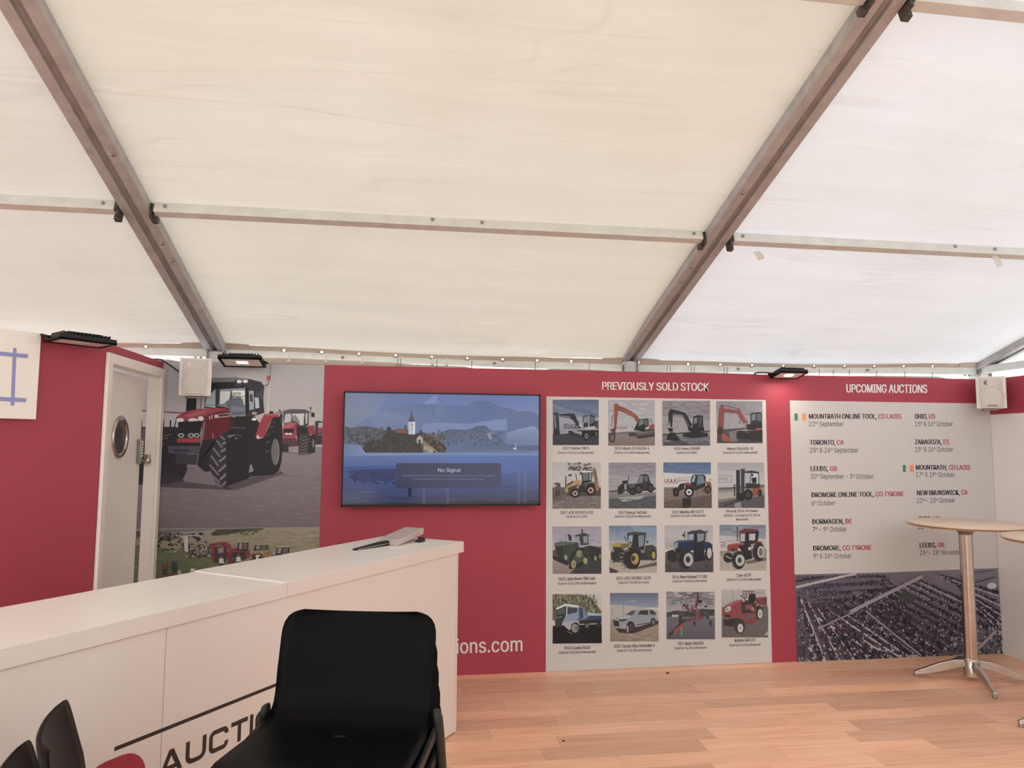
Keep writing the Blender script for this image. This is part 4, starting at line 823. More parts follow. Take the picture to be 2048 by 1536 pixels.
# ---- poster: upcoming auctions
QX0 = 3.0739
qt = empty('auction_dates_poster', ((QX0+X_R)/2, 0, 1.0)); tag(qt, 'white poster listing upcoming auction towns and dates', 'poster')
Z_AER = (at_y(1590,1153).z + at_y(1995,1136).z)/2
adopt(MB().box(QX0, X_R-0.003, -0.003, 0.0, Z_AER, PZ).build('sheet', M['poster_white']), qt)
ev = [  # town, place, date; left x, town baseline, comma end x, place right x, date baseline, date right x
 ('MOUNTRATH ONLINE TOOL,','CO LAOIS',1617,837.5,1753,1756,1802,852.5,1687,[('22',0),('nd',1),(' September',0)]),
 ('TORONTO,','CA',1619,889.5,1670,1673,1687,905,1716.5,[('25',0),('th',1),(' & 26',0),('th',1),(' September',0)]),
 ('LEEDS,','GB',1620.5,942,1656,1659.5,1673.5,957.5,1747,[('30',0),('th',1),(' September - 3',0),('rd',1),(' October',0)]),
 ('DROMORE ONLINE TOOL,','CO TYRONE',1622.5,994.5,1747.5,1751,1807,1011,1670,[('6',0),('th',1),(' October',0)]),
 ('DORMAGEN,','DE',1624,1048,1687,1690.5,1703.5,1063.5,1693.5,[('7',0),('th',1),(' - 9',0),('th',1),(' October',0)]),
 ('DROMORE,','CO TYRONE',1625.5,1101,1681,1684.5,1743,1117,1703,[('9',0),('th',1),(' & 10',0),('th',1),(' October',0)]),
 ('OHIO,','US',1829,837.5,1854,1857,1870,852.5,1905,[('15',0),('th',1),(' & 16',0),('th',1),(' October',0)]),
 ('ZARAGOZA,','ES',1829,888.5,1882.5,1886,1897.5,903.5,1906,[('15',0),('th',1),(' & 16',0),('th',1),(' October',0)]),
 ('MOUNTRATH,','CO LAOIS',1831,939.5,1893.5,1897,1940,954,1909,[('17',0),('th',1),(' & 19',0),('th',1),(' October',0)]),
 ('NEW BRUNSWICK,','CA',1833,990.5,1919,1922,1934.5,1006,1910,[('22',0),('nd',1),(' - 23',0),('rd',1),(' October',0)]),
 ('OHIO,','US',1836,1042.5,1862,1865,1878,1058,1911,[('22',0),('nd',1),(' - 23',0),('rd',1),(' October',0)]),
 ('LEEDS,','GB',1838.5,1095,1872,1875.5,1888,1110,1925.5,[('25',0),('th',1),(' - 28',0),('th',1),(' November',0)]),
]
def adv(t):    # relative advance of a run of lettering
    vs, fs = text_mesh('|'+t.replace(' ', '\u00a0')+'|')
    w = max(v[0] for v in vs)-min(v[0] for v in vs); v2, _ = text_mesh('||')
    return w-(max(v[0] for v in v2)-min(v[0] for v in v2))
for town, place, x0, yb, xc, xp, xr, yd, xd, runs in ev:
    tilt = -0.012 if yb > 980 else 0.0
    a = MB(); text(a, on_back, town, x0, yb, xc, yb+tilt*(xc-x0), 9.6, 0.048, 0.0005)
    b = MB(); text(b, on_back, place, xp, yb+tilt*(xp-x0), xr, yb+tilt*(xr-x0), 9.6, 0.042, 0.0005)
    c = MB(); ws = [adv(t)*(0.60 if s_ else 1.0) for t, s_ in runs]; tot = sum(ws); x = x0
    for (t, s_), w in zip(runs, ws):
        x2 = x + (xd-x0)*w/tot; lead = len(t)-len(t.lstrip(' ')); st = t.strip()
        xa = x + (x2-x)*(adv(' ')*lead/(adv(t) or 1)) if lead else x
        text(c, on_back, st, xa+0.3, yd+tilt*(xa-x0)-(4.2 if s_ else 0), x2-0.3, yd+tilt*(x2-x0)-(4.2 if s_ else 0), 5.4 if s_ else 9.6, 0.0, 0.0005); x = x2
    adopt(flat(a, 'town_line', M['ink_black'], None), qt); adopt(flat(b, 'place_line', M['ink_red'], None), qt); adopt(flat(c, 'date_line', M['ink_black'], None), qt)
def quad_on(pts, name, mat, par, k=0.0006):
    mb = MB(); mb.add([on_back(x,y,k) for x,y in pts], [(0,1,2,3)]); return adopt(flat(mb, name, mat, None), par)
for (xa, ya, w1, w2, h) in ((1588.5,827,6.5,8,14),(1805,930,6,8,14)):
    f = quad_on([(xa,ya),(xa+w1,ya),(xa+w1,ya+h),(xa,ya+h)], 'flag_stripe', M['ink_green'], qt)
    xo = xa+15.3 if xa < 1700 else xa+14
    quad_on([(xo,ya),(xo+w2,ya),(xo+w2,ya+h),(xo,ya+h)], 'flag_stripe', M['ink_orange'], qt)

# ---- aerial photograph mural under the dates
aer = empty('aerial_mural', ((QX0+X_R)/2, 0, 0)); tag(aer, 'dark aerial photograph of machinery rows printed beside the floor', 'mural')
adopt(MB().box(QX0, X_R-0.003, -0.003, 0.0, 0.002, Z_AER).build('sheet', principled('mural_sheet', pig(110,100,110), 0.5)), aer)
pr = Print(lambda x,y,k: on_back(x,y,0.0003+k), lambda r,g,b: pig(r,g,b,(196,184,180)))
Print.STEP = 0.0000015
d = Draw(pr, 1560, 1000, 0.23828, 5)
AQ = [(128,638),(1828,570),(1868,1292),(140,1360)]
def inq(u, v):
    a = (AQ[0][0]+(AQ[1][0]-AQ[0][0])*u, AQ[0][1]+(AQ[1][1]-AQ[0][1])*u); b = (AQ[3][0]+(AQ[2][0]-AQ[3][0])*u, AQ[3][1]+(AQ[2][1]-AQ[3][1])*u)
    return (a[0]+(b[0]-a[0])*v, a[1]+(b[1]-a[1])*v)
d.gp(AQ, [(92,84,96),(128,118,128),(100,90,98),(84,75,82)])
LIGHT = (176,164,168); DARKS = [(46,42,54),(62,56,70),(38,34,46),(76,68,80)]
def uvl(pts, w, c): d.l([inq(*q) for q in pts], w, c)
def uvp(pts, c): d.p([inq(*q) for q in pts], c)
# ground plan is a grid of rows seen at an angle: g maps field coordinates to the sheet
def g(a, b):      # a: along the rows (towards lower right), b: across rows (0 far right .. 1 near left)
    far = (0.30+0.62*(1-b), 0.02+0.30*(1-b)*0.25); near = (0.0+1.25*(1-b), 1.15)
    t = a**1.35
    return (far[0]+(near[0]-far[0])*t + 0.25*(t-0.3)*(0.5-b), far[1]+(near[1]-far[1])*t)
rr = random.Random(3)
def dab(u, v, w, h, c, sl=0.0):
    if -0.0 < u-0.006 and u+0.006 < 1.0 and 0.015 < v < 0.985:
        x, y = inq(u, v); d.p([(x-w,y-h*0.5-sl),(x+w*0.3,y-h),(x+w,y+h*0.4+sl),(x-w*0.4,y+h)], c)
def row(u0, v0, u1, v1, n, dens, w0, w1, cols, lightgap=True, jit=0.010, sl=0):
    if lightgap:
        uvl([(max(0,min(1,u0+0.012)),min(1,max(0,v0+0.03))),(max(0,min(1,u1+0.016)),min(1,max(0,v1+0.03)))], 7+w1*0.36, LIGHT)
    for i in range(n):
        t = (i+rr.random()*0.5)/n; u, v = u0+(u1-u0)*t, v0+(v1-v0)*t; w = w0+(w1-w0)*t
        if rr.random() < dens:
            dab(u+rr.uniform(-jit,jit)*0.6, v+rr.uniform(-jit,jit), w*rr.uniform(0.8,1.3), w*rr.uniform(1.0,2.0), rr.choice(cols), sl); dab(u-0.004+rr.uniform(-jit,jit)*0.5, v-0.012+rr.uniform(-jit,jit)*0.5, w*rr.uniform(0.6,1.1), w*rr.uniform(0.7,1.5), rr.choice(cols), sl)
# top light roads and far plots
for i in range(16):
    v = 0.02+0.045*i; row(0.02+0.015*i, v+0.10*(i%2), 0.46+0.008*i, v-0.02+0.05, 60, 0.95, 6, 8, DARKS, False)
uvl([(0.0,0.13),(0.22,0.03),(0.30,0.0)], 20, LIGHT); uvl([(0.0,0.06),(0.14,0.02)], 14, DARKS[0])
for i in range(15):     # rows of machines running to the lower right
    k = i/14.0
    u0, v0 = 0.60-0.56*k, 0.10+0.28*k; u1, v1 = 1.02-0.62*k, 0.58+0.62*k
    row(u0, v0, u1, v1, 74, 0.97, 7+3*k, 13+9*k, DARKS if i % 3 else DARKS+[(84,58,62)], True, 0.010, 3 if i > 8 else 0)
for i in range(5):      # left foreground rows with reddish booms
    u0, v0 = 0.01+0.035*i, 0.24+0.04*i; u1, v1 = 0.12+0.07*i, 1.0
    row(u0, v0, min(1,u1), v1, 46, 0.97, 8, 22, DARKS+[(92,58,58)], True, 0.010, 6)
for i in range(6):      # rows at the right edge
    row(0.70+0.03*i, 0.04+0.05*i, 1.0, 0.30+0.11*i, 36, 0.95, 6, 11, DARKS, True, 0.006)
for i in range(1500):
    u, v = rr.random(), rr.random()**0.8; w = 4+9*v; dab(u, v, w*rr.uniform(0.5,1.2), w*rr.uniform(0.4,1.1), rr.choice(DARKS) if rr.random() < 0.68 else rr.choice([LIGHT,(140,130,138),(160,150,156)]), rr.uniform(0,4)*v)
uvl([(0.26,0.44),(0.62,0.06)], 30, (150,140,148)); uvl([(0.34,0.44),(0.60,0.98)], 16, (140,130,136)); uvl([(0.10,0.62),(0.30,0.42)], 14, (140,130,136))
d.e(*inq(0.54,0.30), 78, 42, (66,66,66)); d.e(*inq(0.96,0.20), 40, 26, (196,184,184)); d.l([inq(0.80,0.20),inq(0.98,0.10)], 8, (60,52,62)); d.l([inq(0.80,0.06),inq(0.97,0.02)], 6, (70,62,72)); d.e(*inq(0.30,0.22), 50, 16, (104,96,104)); uvl([(0.86,0.96),(0.97,0.72)], 26, (150,138,140))
adopt(pr.build('aerial_print', M['print'], None), aer)
Print.STEP = 0.000008

# ---- tractor mural and the field mural below it
MX1 = -0.6201; MX0 = -2.6
Z_MUR = (at_y(316,1059).z + at_y(640,1052).z)/2
mur = empty('tractor_mural', ((MX0+MX1)/2, 0, Z_MUR)); tag(mur, 'large wall photograph of red tractors parked on grey tarmac', 'mural')
fld = empty('field_mural', ((MX0+MX1)/2, 0, 0)); tag(fld, 'wall photograph of an auction crowd and machines in a field', 'mural')
gs = principled('mural_paper', pig(150,140,140), 0.5)
adopt(MB().box(MX0, MX1, -0.003, 0.0, Z_MUR, H_WALL-0.002).build('sheet', gs), mur)
adopt(MB().box(MX0, MX1, -0.003, 0.0, 0.002, Z_MUR).build('sheet', gs), fld)
def band(pr, za, zb, ca, cb, x0=MX0, x1=MX1):
    a, b = pr.colf(*ca), pr.colf(*cb); pr.k += 1; o = len(pr.v); y = -0.0033-pr.k*pr.STEP
    pr.v += [(x0,y,za),(x1,y,za),(x1,y,zb),(x0,y,zb)]; pr.f.append([o,o+1,o+2,o+3]); pr.c += [a,a,b,b]
MREF = (189,177,171)
def on_mur(x, y, k, z0, z1):
    p = on_back(x, y, 0.0003+k); return V(min(max(p.x, MX0+0.002), MX1-0.001), p.y, min(max(p.z, z0), z1))
pr = Print(lambda x,y,k: on_mur(x,y,k,Z_MUR,H_WALL-0.004), lambda r,g,b: pig(*mute(r,g,b,0.82,0.08),MREF))
zg = at_y(560, 893).z
band(pr, H_WALL-0.004, zg, (166,156,154), (190,178,172)); band(pr, zg, zg-0.25, (140,124,124), (128,110,114)); band(pr, zg-0.25, Z_MUR, (128,110,114), (112,94,98))
d = Draw(pr, 310, 720, 0.17578, 21); e2 = Draw(pr, 470, 720, 0.17578, 22)
d.specks(-500,1300,1900,1860,260,[(134,116,120),(118,100,104),(124,108,112)],90,7)
# white trailer on the left with its red stripe and rails
d.p('-560,-20 640,60 640,240 330,600 -560,560',(172,160,160)); d.p('-560,560 330,600 330,830 -560,830',(182,170,168)); d.p('-560,545 310,596 310,612 -560,562',(150,68,76))
d.p('-560,760 240,760 240,1000 -560,1000',(90,80,86)); 
for x in (90,170,-30,-160,-300): d.p([(x,685),(x+18,685),(x+16,830),(x,830)],(46,40,44))
d.l('-560,772 260,772',12,(46,40,44))
d.p('75,770 130,760 270,770 265,850 80,850',(54,46,54)); d.p('-200,1000 70,860 70,1400 -200,1420',(44,38,44))
d.e(170,1130,205,310,(46,39,46)); d.p('-60,1420 250,1180 400,1380 200,1440 -40,1450',(56,48,54))
for t in ('70,870 190,845','75,905 150,885','65,970 105,955'): d.l(t,10,(110,100,106))
d.p('360,1210 500,1215 580,1290 700,1440 340,1440 320,1340 370,1260',(122,106,110)); d.p('-40,1440 900,1480 1000,1430 800,1440 300,1380',(84,70,76))
# cab
d.p('640,250 940,245 1024,260 1024,800 850,800 850,560 560,545 575,420 640,330',(46,43,50)); d.p('565,530 590,430 690,330 690,545',(156,166,172)); d.p('690,335 1024,318 1024,640 870,650 850,545 690,520',(132,134,140)); d.p('745,355 862,355 855,430 790,490 735,505',(196,194,196)); d.p('985,420 1024,420 1024,520 1000,480',(196,194,196)); d.p('800,490 860,450 960,420 1000,450 1024,560 1024,630 880,630 860,555',(96,97,112)); d.p('870,520 1024,545 1024,580 880,590',(120,122,138)); d.p('690,330 740,330 735,510 690,515',(58,54,60)); d.p('862,355 890,355 885,440 850,460',(80,78,86)); d.p('880,345 1024,350 1024,412 880,402',(214,208,208)); d.p('900,638 1024,632 1024,650 905,655',(170,170,120))
tb = MB()
d.p('365,420 478,415 470,585 355,585',(34,30,36)); d.l('500,560 505,450 540,420',14,(150,144,146)); d.l('520,560 530,440 560,415',9,(60,54,60)); d.l('565,512 850,520',5,(60,56,62))
d.p('640,205 940,195 940,250 640,255',(112,106,110)); d.p('640,255 940,248 1024,262 1024,318 700,330 640,320',(36,33,40))
# hood
d.p('240,655 330,590 480,560 700,545 840,556 862,620 862,780 720,900 545,905 530,720 400,705 270,700',(128,40,50)); d.p('240,655 335,588 480,560 700,545 838,556 700,592 560,640 470,660 380,690 300,690',(172,62,74)); d.p('330,640 480,580 640,565 560,610 420,650',(192,90,98)); d.p('560,690 860,650 862,790 740,890 560,895',(112,36,46)); d.l('250,660 225,760 215,830',12,(40,34,40))
d.e(288,685,44,25,(208,202,196)); d.e(436,686,56,24,(208,202,196)); d.e(524,668,34,28,(210,204,198)); d.p('268,705 540,692 522,832 262,832',(40,35,43)); d.p('262,832 520,828 520,890 260,890',(52,44,50))
for cx in (300,412,476): d.e(cx,858,34,26,(166,158,158)); d.e(cx,858,18,16,(70,62,66))
d.p('256,892 520,888 520,938 252,938',(182,58,74)); d.p('252,938 520,938 525,985 250,985',(44,38,44)); d.p('520,900 560,700 575,700 550,900 540,1000 520,1000',(120,108,112)); d.l('530,1000 510,1150',22,(84,76,84))
d.p('680,624 850,602 855,640 680,662',(186,176,176)); d.p('722,622 845,608 848,634 724,648',(70,54,60)); d.l('622,640 628,676',9,(200,190,188)); d.l('655,625 645,668',9,(200,190,188)); d.l('660,830 664,890',9,(170,120,124))
d.p('150,982 522,978 512,1072 158,1060',(80,73,84)); d.p('215,1015 400,1015 400,1045 215,1045',(58,52,62)); d.p('228,1072 492,1076 470,1192 240,1182',(60,53,62)); d.e(205,1112,14,16,(120,112,118)); d.p('110,1060 232,1070 240,1182 350,1190 370,1240 330,1340 110,1250',(46,40,46))
d.p('545,905 720,900 862,780 1024,770 1024,880 700,900 640,1260 570,1272 500,1212 480,1190 500,1080',(42,37,44)); d.l('865,772 1024,768',8,(96,88,94))
# front wheel, right
d.e(835,1150,214,322,(52,45,52)); d.p('850,860 1024,850 1100,1000 1110,1250 1024,1420 900,1470 860,1400',(40,35,41))
for t in ('835,872 975,855','765,955 932,897','748,1045 897,965','732,1155 867,1055','727,1268 852,1155','742,1362 847,1262','772,1425 852,1348'): d.l(t,26,(122,111,117))
for t in ('745,865 800,912','705,915 765,998','665,1000 740,1098','640,1090 725,1208','625,1190 730,1312','640,1302 740,1398','690,1400 765,1445'): d.l(t,24,(112,101,107))
d.e(985,1165,72,182,(116,106,111)); d.e(962,1160,68,168,(50,44,50))
# far side of the cab, rear wheel
e2.p('0,205 150,213 300,252 335,298 322,440 335,600 180,650 120,640 130,312 0,300',(54,51,58)); e2.p('0,200 150,212 150,235 0,225',(116,110,114)); e2.e(50,246,30,18,(214,208,204)); e2.e(120,244,30,18,(214,208,204)); e2.e(85,300,20,14,(40,36,40)); e2.p('118,312 150,310 165,560 120,640',(34,31,36)); e2.p('162,352 214,350 218,560 165,572',(150,160,166)); e2.p('225,425 272,430 278,545 235,552',(176,182,186)); e2.p('170,400 200,380 205,480 172,470',(60,58,64)); e2.l('340,292 382,284 384,238',7,(60,54,58)); e2.p('362,180 405,180 401,232 360,230',(182,88,72)); e2.p('240,380 325,330 322,450 245,420',(70,66,72))
e2.p('392,250 404,250 386,600 370,600',(198,190,187)); e2.l('407,40 408,90 400,245',5,(70,62,66))
e2.p('0,640 120,640 230,645 310,760 240,880 300,960 200,1310 20,1440 -100,1440 -100,900 0,860',(40,36,42)); e2.l('0,770 125,775',9,(96,88,94)); e2.l('0,855 80,860',8,(104,96,102)); e2.l('0,893 30,890',10,(150,140,144))
e2.e(222,607,30,18,(190,150,122)); e2.e(220,675,29,16,(224,214,198)); e2.p('440,640 520,640 540,760 545,950 530,1150 500,1262 440,1310 190,1322 150,1200 260,900 330,885',(42,36,42)); e2.p('340,615 480,608 512,650 440,652 385,740 330,885 235,868 272,740 322,640',(174,58,72)); e2.p('340,615 480,608 500,630 350,630',(190,96,100))
for t in ('430,715 460,705','400,770 440,755','360,860 410,835','350,945 400,925','350,1050 390,1030'): e2.l(t,14,(84,76,82))
e2.e(462,1045,46,150,(122,112,116)); e2.e(452,1045,38,132,(108,98,104)); e2.p('175,1188 192,1188 215,1262 158,1284',(142,126,128)); e2.p('240,880 262,850 285,880',(220,190,190)); e2.p('-100,1440 200,1330 440,1312 520,1262 560,1290 300,1380 0,1480',(88,74,80))
e2.e(415,598,26,16,(50,44,48))
# second tractor
e2.p('555,600 840,592 838,740 760,780 700,760 556,730',(66,62,68)); e2.p('575,615 640,608 640,700 560,722',(184,178,178)); e2.p('652,612 790,606 780,742 742,742 700,700 655,690',(194,188,186)); e2.p('800,606 828,604 826,720 806,730',(176,172,172)); e2.p('640,640 690,625 740,700 735,730 660,690',(130,126,130)); e2.p('556,578 620,560 800,562 855,592 560,606',(88,83,89)); e2.l('470,600 560,603',8,(56,50,54)); e2.l('500,565 525,590',14,(56,50,54)); e2.l('835,600 870,595',6,(56,50,54)); e2.p('870,600 906,600 906,648 868,648',(46,41,46)); e2.e(862,546,10,12,(70,56,58)); e2.l('862,555 860,595',5,(60,54,58)); e2.l('555,565 560,600',5,(60,54,58)); e2.p('510,610 545,620 540,720 520,720',(60,54,58))
e2.p('548,790 558,745 620,708 700,714 715,860 640,880 545,892',(174,62,74)); e2.p('558,750 622,710 690,716 660,770 560,782',(196,92,98)); e2.p('554,784 672,782 666,832 554,834',(50,40,46)); e2.p('540,832 690,830 690,890 542,895',(168,70,80)); e2.e(590,840,20,12,(206,186,180)); e2.e(630,840,22,12,(206,186,180)); e2.p('538,895 700,890 725,978 610,988 540,960',(92,56,62)); e2.p('700,760 850,760 850,880 720,980 705,860',(50,43,48)); e2.p('820,752 900,742 915,862 842,842',(160,56,68)); e2.p('535,950 612,960 612,1046 540,1052',(52,46,52)); e2.p('610,990 725,980 725,1050 612,1046',(150,134,134)); e2.p('850,860 920,840 912,1052 836,1062',(52,45,51)); e2.e(892,950,14,50,(112,104,108)); e2.p('735,840 832,838 845,870 838,1076 728,1080 724,900',(62,54,58))
for i in range(6): e2.l([(742,866+i*36),(776,886+i*36),(826,860+i*36)],9,(110,100,104))
e2.p('540,1048 840,1080 900,1060 700,1062 560,1040',(104,90,94)); e2.p('915,700 1020,698 1020,962 912,962',(64,54,60)); e2.p('950,715 1020,712 1020,770 945,768',(170,164,164)); e2.p('945,772 1020,770 1020,830 942,830',(166,64,76)); e2.l('910,710 960,690',8,(60,54,58)); e2.l('945,850 1020,850',8,(150,120,120))
tp = MB(); text(tp, on_back, '0176', 466.5, 789.5, 482, 789.5, 4.6, 0.05, 0.0048)
ob = adopt(pr.build('tractor_print', M['print'], None), mur)
adopt(flat(tp, 'lot_number', M['ink_black'], None), mur)
# lower photograph
pr = Print(lambda x,y,k: on_mur(x,y,k,0.004,Z_MUR-0.002), lambda r,g,b: pig(*mute(r,g,b,0.82,0.08),MREF)); d = Draw(pr, 310, 1030, 0.16602, 9)
zz = Z_MUR-0.002
band(pr, zz, zz-0.35, (150,132,108), (140,124,96)); band(pr, zz-0.35, 0.004, (140,124,96), (112,104,78))
d.p('-900,380 30,380 400,440 700,500 1000,640 1000,900 -900,900',(98,98,68)); d.specks(-850,400,900,880,240,[(112,112,76),(84,86,58),(124,120,88),(92,96,66)],70,8); d.specks(1000,190,1980,480,160,[(164,146,118),(140,122,94),(156,140,110),(130,112,86)],70,7)
d.p('-900,195 30,182 700,165 690,190 30,225 -900,240',(108,98,94)); d.p('670,215 760,172 1300,156 1310,172 1100,195 980,212 800,240 700,250',(74,70,56)); d.specks(690,175,1250,235,70,[(60,58,46),(90,86,66),(52,50,42)],22,9)
for k in range(4): d.l([(200+k*20,215+k*14),(700,178+k*10)],4,(176,168,166))
cr = [(58,50,54),(84,74,70),(150,136,124),(116,92,84),(40,36,42),(176,164,152),(120,64,60)]
d.specks(-850,200,620,440,300,cr+[(62,54,56),(74,64,62),(52,46,50)],30,17); d.specks(380,340,720,500,110,cr+[(58,50,56)]*2,24,15); d.specks(-850,220,320,300,120,[(48,42,46),(70,62,64),(130,110,100)],12,22)
d.p('355,260 375,240 400,240 405,420 385,440 360,420',(186,176,166)); d.l('380,245 550,245 560,270',11,(176,166,156)); d.l('560,270 630,400 540,440',12,(160,150,142)); d.l('440,420 540,340',9,(150,140,134))
RD=(150,48,56); d.p('690,340 780,325 860,322 910,350 930,400 900,430 860,380 780,350 720,375 720,540 700,540',RD); d.p('900,420 960,395 1080,390 1140,440 1130,520 1100,530 1060,460 920,470',(146,50,56)); d.p('720,380 860,370 870,480 850,560 720,570',(66,52,58)); d.p('760,400 830,380 830,450 770,460',(150,116,116)); d.p('930,450 1090,440 1110,520 1000,560 900,560',(70,50,52)); d.p('870,440 920,440 920,600 880,590',(130,44,50))
for (x0,y0,w,h) in ((1000,320,130,110),(1205,350,160,80),(1465,380,155,100)):
    d.p([(x0+10,y0),(x0+w,y0),(x0+w-5,y0+h),(x0-10,y0+h)],(50,44,46)); d.p([(x0+22,y0+16),(x0+w*0.42,y0+14),(x0+w*0.40,y0+h-20),(x0+14,y0+h-20)],(140,126,114)); d.p([(x0+w*0.52,y0+14),(x0+w-16,y0+14),(x0+w-18,y0+h-20),(x0+w*0.5,y0+h-20)],(96,86,84)); d.p([(x0,y0-6),(x0+w,y0-10),(x0+w+4,y0+6),(x0,y0+8)],(160,148,134))
d.p('1160,430 1380,410 1410,490 1180,560 1150,500',(146,112,76)); d.p('1170,470 1300,455 1300,560 1170,570',(84,58,46)); d.p('1215,480 1270,475 1260,530 1225,530',(196,186,174))
d.specks(1130,440,1900,560,60,cr,16,14)
def figure(x, y, h, top, body=(60,54,58)):
    d.e(x, y-h*0.92, h*0.10, h*0.09, (120,92,82)); d.p([(x-h*.16,y-h*.80),(x+h*.16,y-h*.80),(x+h*.20,y-h*.40),(x-h*.20,y-h*.40)], top); d.p([(x-h*.16,y-h*.42),(x+h*.16,y-h*.42),(x+h*.14,y),(x-h*.14,y)], body)
for x,y,h,t in ((125,720,170,(120,62,58)),(240,700,170,(60,60,76)),(460,760,150,(190,184,166)),(805,640,150,(196,190,168)),(1010,620,150,(196,190,168)),(945,650,140,(70,60,64)),(1130,620,130,(160,110,84)),(300,760,120,(170,150,140)),(-80,800,180,(70,62,66)),(-300,760,170,(190,184,166)),(-520,800,180,(100,70,66)),(620,850,160,(60,60,72)),(160,900,170,(190,184,166)),(1300,760,150,(190,184,166)),(1500,800,160,(110,60,60)),(1700,780,150,(64,60,70))): figure(x,y,h,t)
d.p('10,770 200,690 330,720 160,760',(110,70,62)); d.specks(-850,760,1950,1900,260,cr+[(98,98,68)]*3,24,22); d.specks(-850,1000,1950,1900,120,[(112,112,76),(84,86,58)],70,10)
adopt(pr.build('field_print', M['print'], None), fld)

# ---- television
TX0, TX1, TZ0, TZ1 = -0.4669, 0.9896, 1.2413, 2.0738
tv = empty('television', ((TX0+TX1)/2, -0.06, TZ0)); tag(tv, 'wide wall television showing a lake scene and a signal notice', 'television')
adopt(MB().box(TX0, TX1, -0.100, -0.055, TZ0, TZ1).box(TX0+0.15, TX1-0.15, -0.056, -0.040, TZ0+0.08, TZ1-0.12).build('housing', M['black_gloss'], bevel=0.004), tv)
adopt(MB().box(TX0+0.45, TX1-0.45, -0.041, -0.001, TZ0+0.22, TZ1-0.22).build('wall_mount', M['rust']), tv)
bz = MB(); w = 0.011
for a in ((TX0,TX1,TZ0,TZ0+w*1.4),(TX0,TX1,TZ1-w,TZ1),(TX0,TX0+w,TZ0,TZ1),(TX1-w,TX1,TZ0,TZ1)): bz.box(a[0],a[1],-0.104,-0.0995,a[2],a[3])
adopt(bz.build('bezel', M['black_soft']), tv)
adopt(MB().box(0.245,0.275,-0.101,-0.08,TZ0-0.008,TZ0+0.004).build('sensor', M['black_soft']), tv)
SX0, SX1, SZ0, SZ1 = TX0+w, TX1-w, TZ0+w*1.4, TZ1-w
def on_tv(x, y, k):
    p = at_y(x, y, -0.1005); return V(min(max(p.x,SX0),SX1), -0.1005-k, min(max(p.z,SZ0),SZ1))
EM = 1.15
pr = Print(on_tv, lambda r,g,b: tuple(EM*lin(v) for v in (r,g,b))); d = Draw(pr, 660, 740, 0.21484, 4); Print.STEP = 0.000004
d.gp('90,190 1000,190 1990,210 1990,600 90,600', [(92,104,146),(76,98,150),(84,104,154),(112,126,162),(100,112,142)])
d.gp('90,190 560,190 420,420 90,560', [(104,110,134),(88,104,146),(104,118,148),(112,120,140)]); d.p('960,240 1010,230 960,420 870,500 830,420 880,300',(100,120,166))
d.gp('430,470 520,360 620,330 720,312 840,318 1000,318 1060,330 1150,330 1240,335 1290,320 1340,300 1400,285 1470,290 1540,320 1600,345 1680,360 1730,385 1800,385 1850,380 1990,420 1990,720 430,720', [(88,102,140)]*4+[(74,92,136)]*6+[(78,92,132)]*10+[(92,108,146),(108,122,156),(104,116,146)])
d.gp('980,330 1060,330 1080,450 1040,480 985,400',[(84,100,140)]*5); d.specks(985,340,1060,470,12,[(112,126,160)],12,5); d.specks(1380,290,1560,350,14,[(96,108,142),(66,80,118)],22,4)
d.gp('380,420 520,380 700,440 800,520 400,520',[(96,110,144),(100,114,146),(104,118,150),(98,112,146),(104,116,144)]); d.gp('860,500 1000,490 1300,500 1500,470 1650,500 1650,560 860,580',[(110,124,160)]*7); d.gp('1500,470 1640,455 1650,510 1560,560 1480,530',[(112,126,162)]*5); d.gp('1640,590 1760,550 1900,520 1990,560 1990,700 1640,690',[(112,128,160),(122,136,166),(124,138,168),(116,130,162),(104,116,148),(96,110,142)])
d.gp('970,620 1040,575 1150,550 1260,560 1330,540 1370,520 1450,520 1490,560 1510,600 1570,620 1640,690 1750,710 1990,705 1990,780 970,780',[(72,84,110)]*8+[(78,90,116)]*5+[(92,106,138)]*3); d.specks(1000,560,1620,700,120,[(60,72,96),(86,98,120),(70,82,106),(96,106,126)],16,12); d.p('1460,590 1500,580 1505,650 1480,640',(128,134,150)); d.specks(1640,700,1940,750,30,[(70,82,108),(84,96,122)],16,8); d.l('1730,675 1730,735',6,(150,160,182)); d.p('1705,725 1735,720 1735,740 1705,740',(170,178,194))
d.gp('90,550 200,540 330,520 420,540 520,560 620,620 620,720 90,760',[(78,80,88),(72,76,84),(64,68,78),(64,68,78),(60,64,74),(58,60,66),(60,66,80),(92,102,124)]); d.specks(130,540,560,690,110,[(56,60,66),(74,76,80),(84,84,84),(48,52,60)],20,16)
d.p('280,760 330,690 480,640 540,560 600,560 640,545 730,560 800,590 860,580 930,610 1000,650 1060,690 1085,740 1040,775 700,785 320,780',(46,44,46)); d.specks(320,640,800,770,130,[(38,38,42),(58,56,52),(48,48,48),(68,62,54)],20,16); d.specks(840,590,1070,770,110,[(96,82,62),(84,72,56),(72,62,52),(112,94,70),(58,52,48)],18,13); d.e(548,560,22,34,(40,42,48)); d.e(846,585,14,26,(44,44,46))
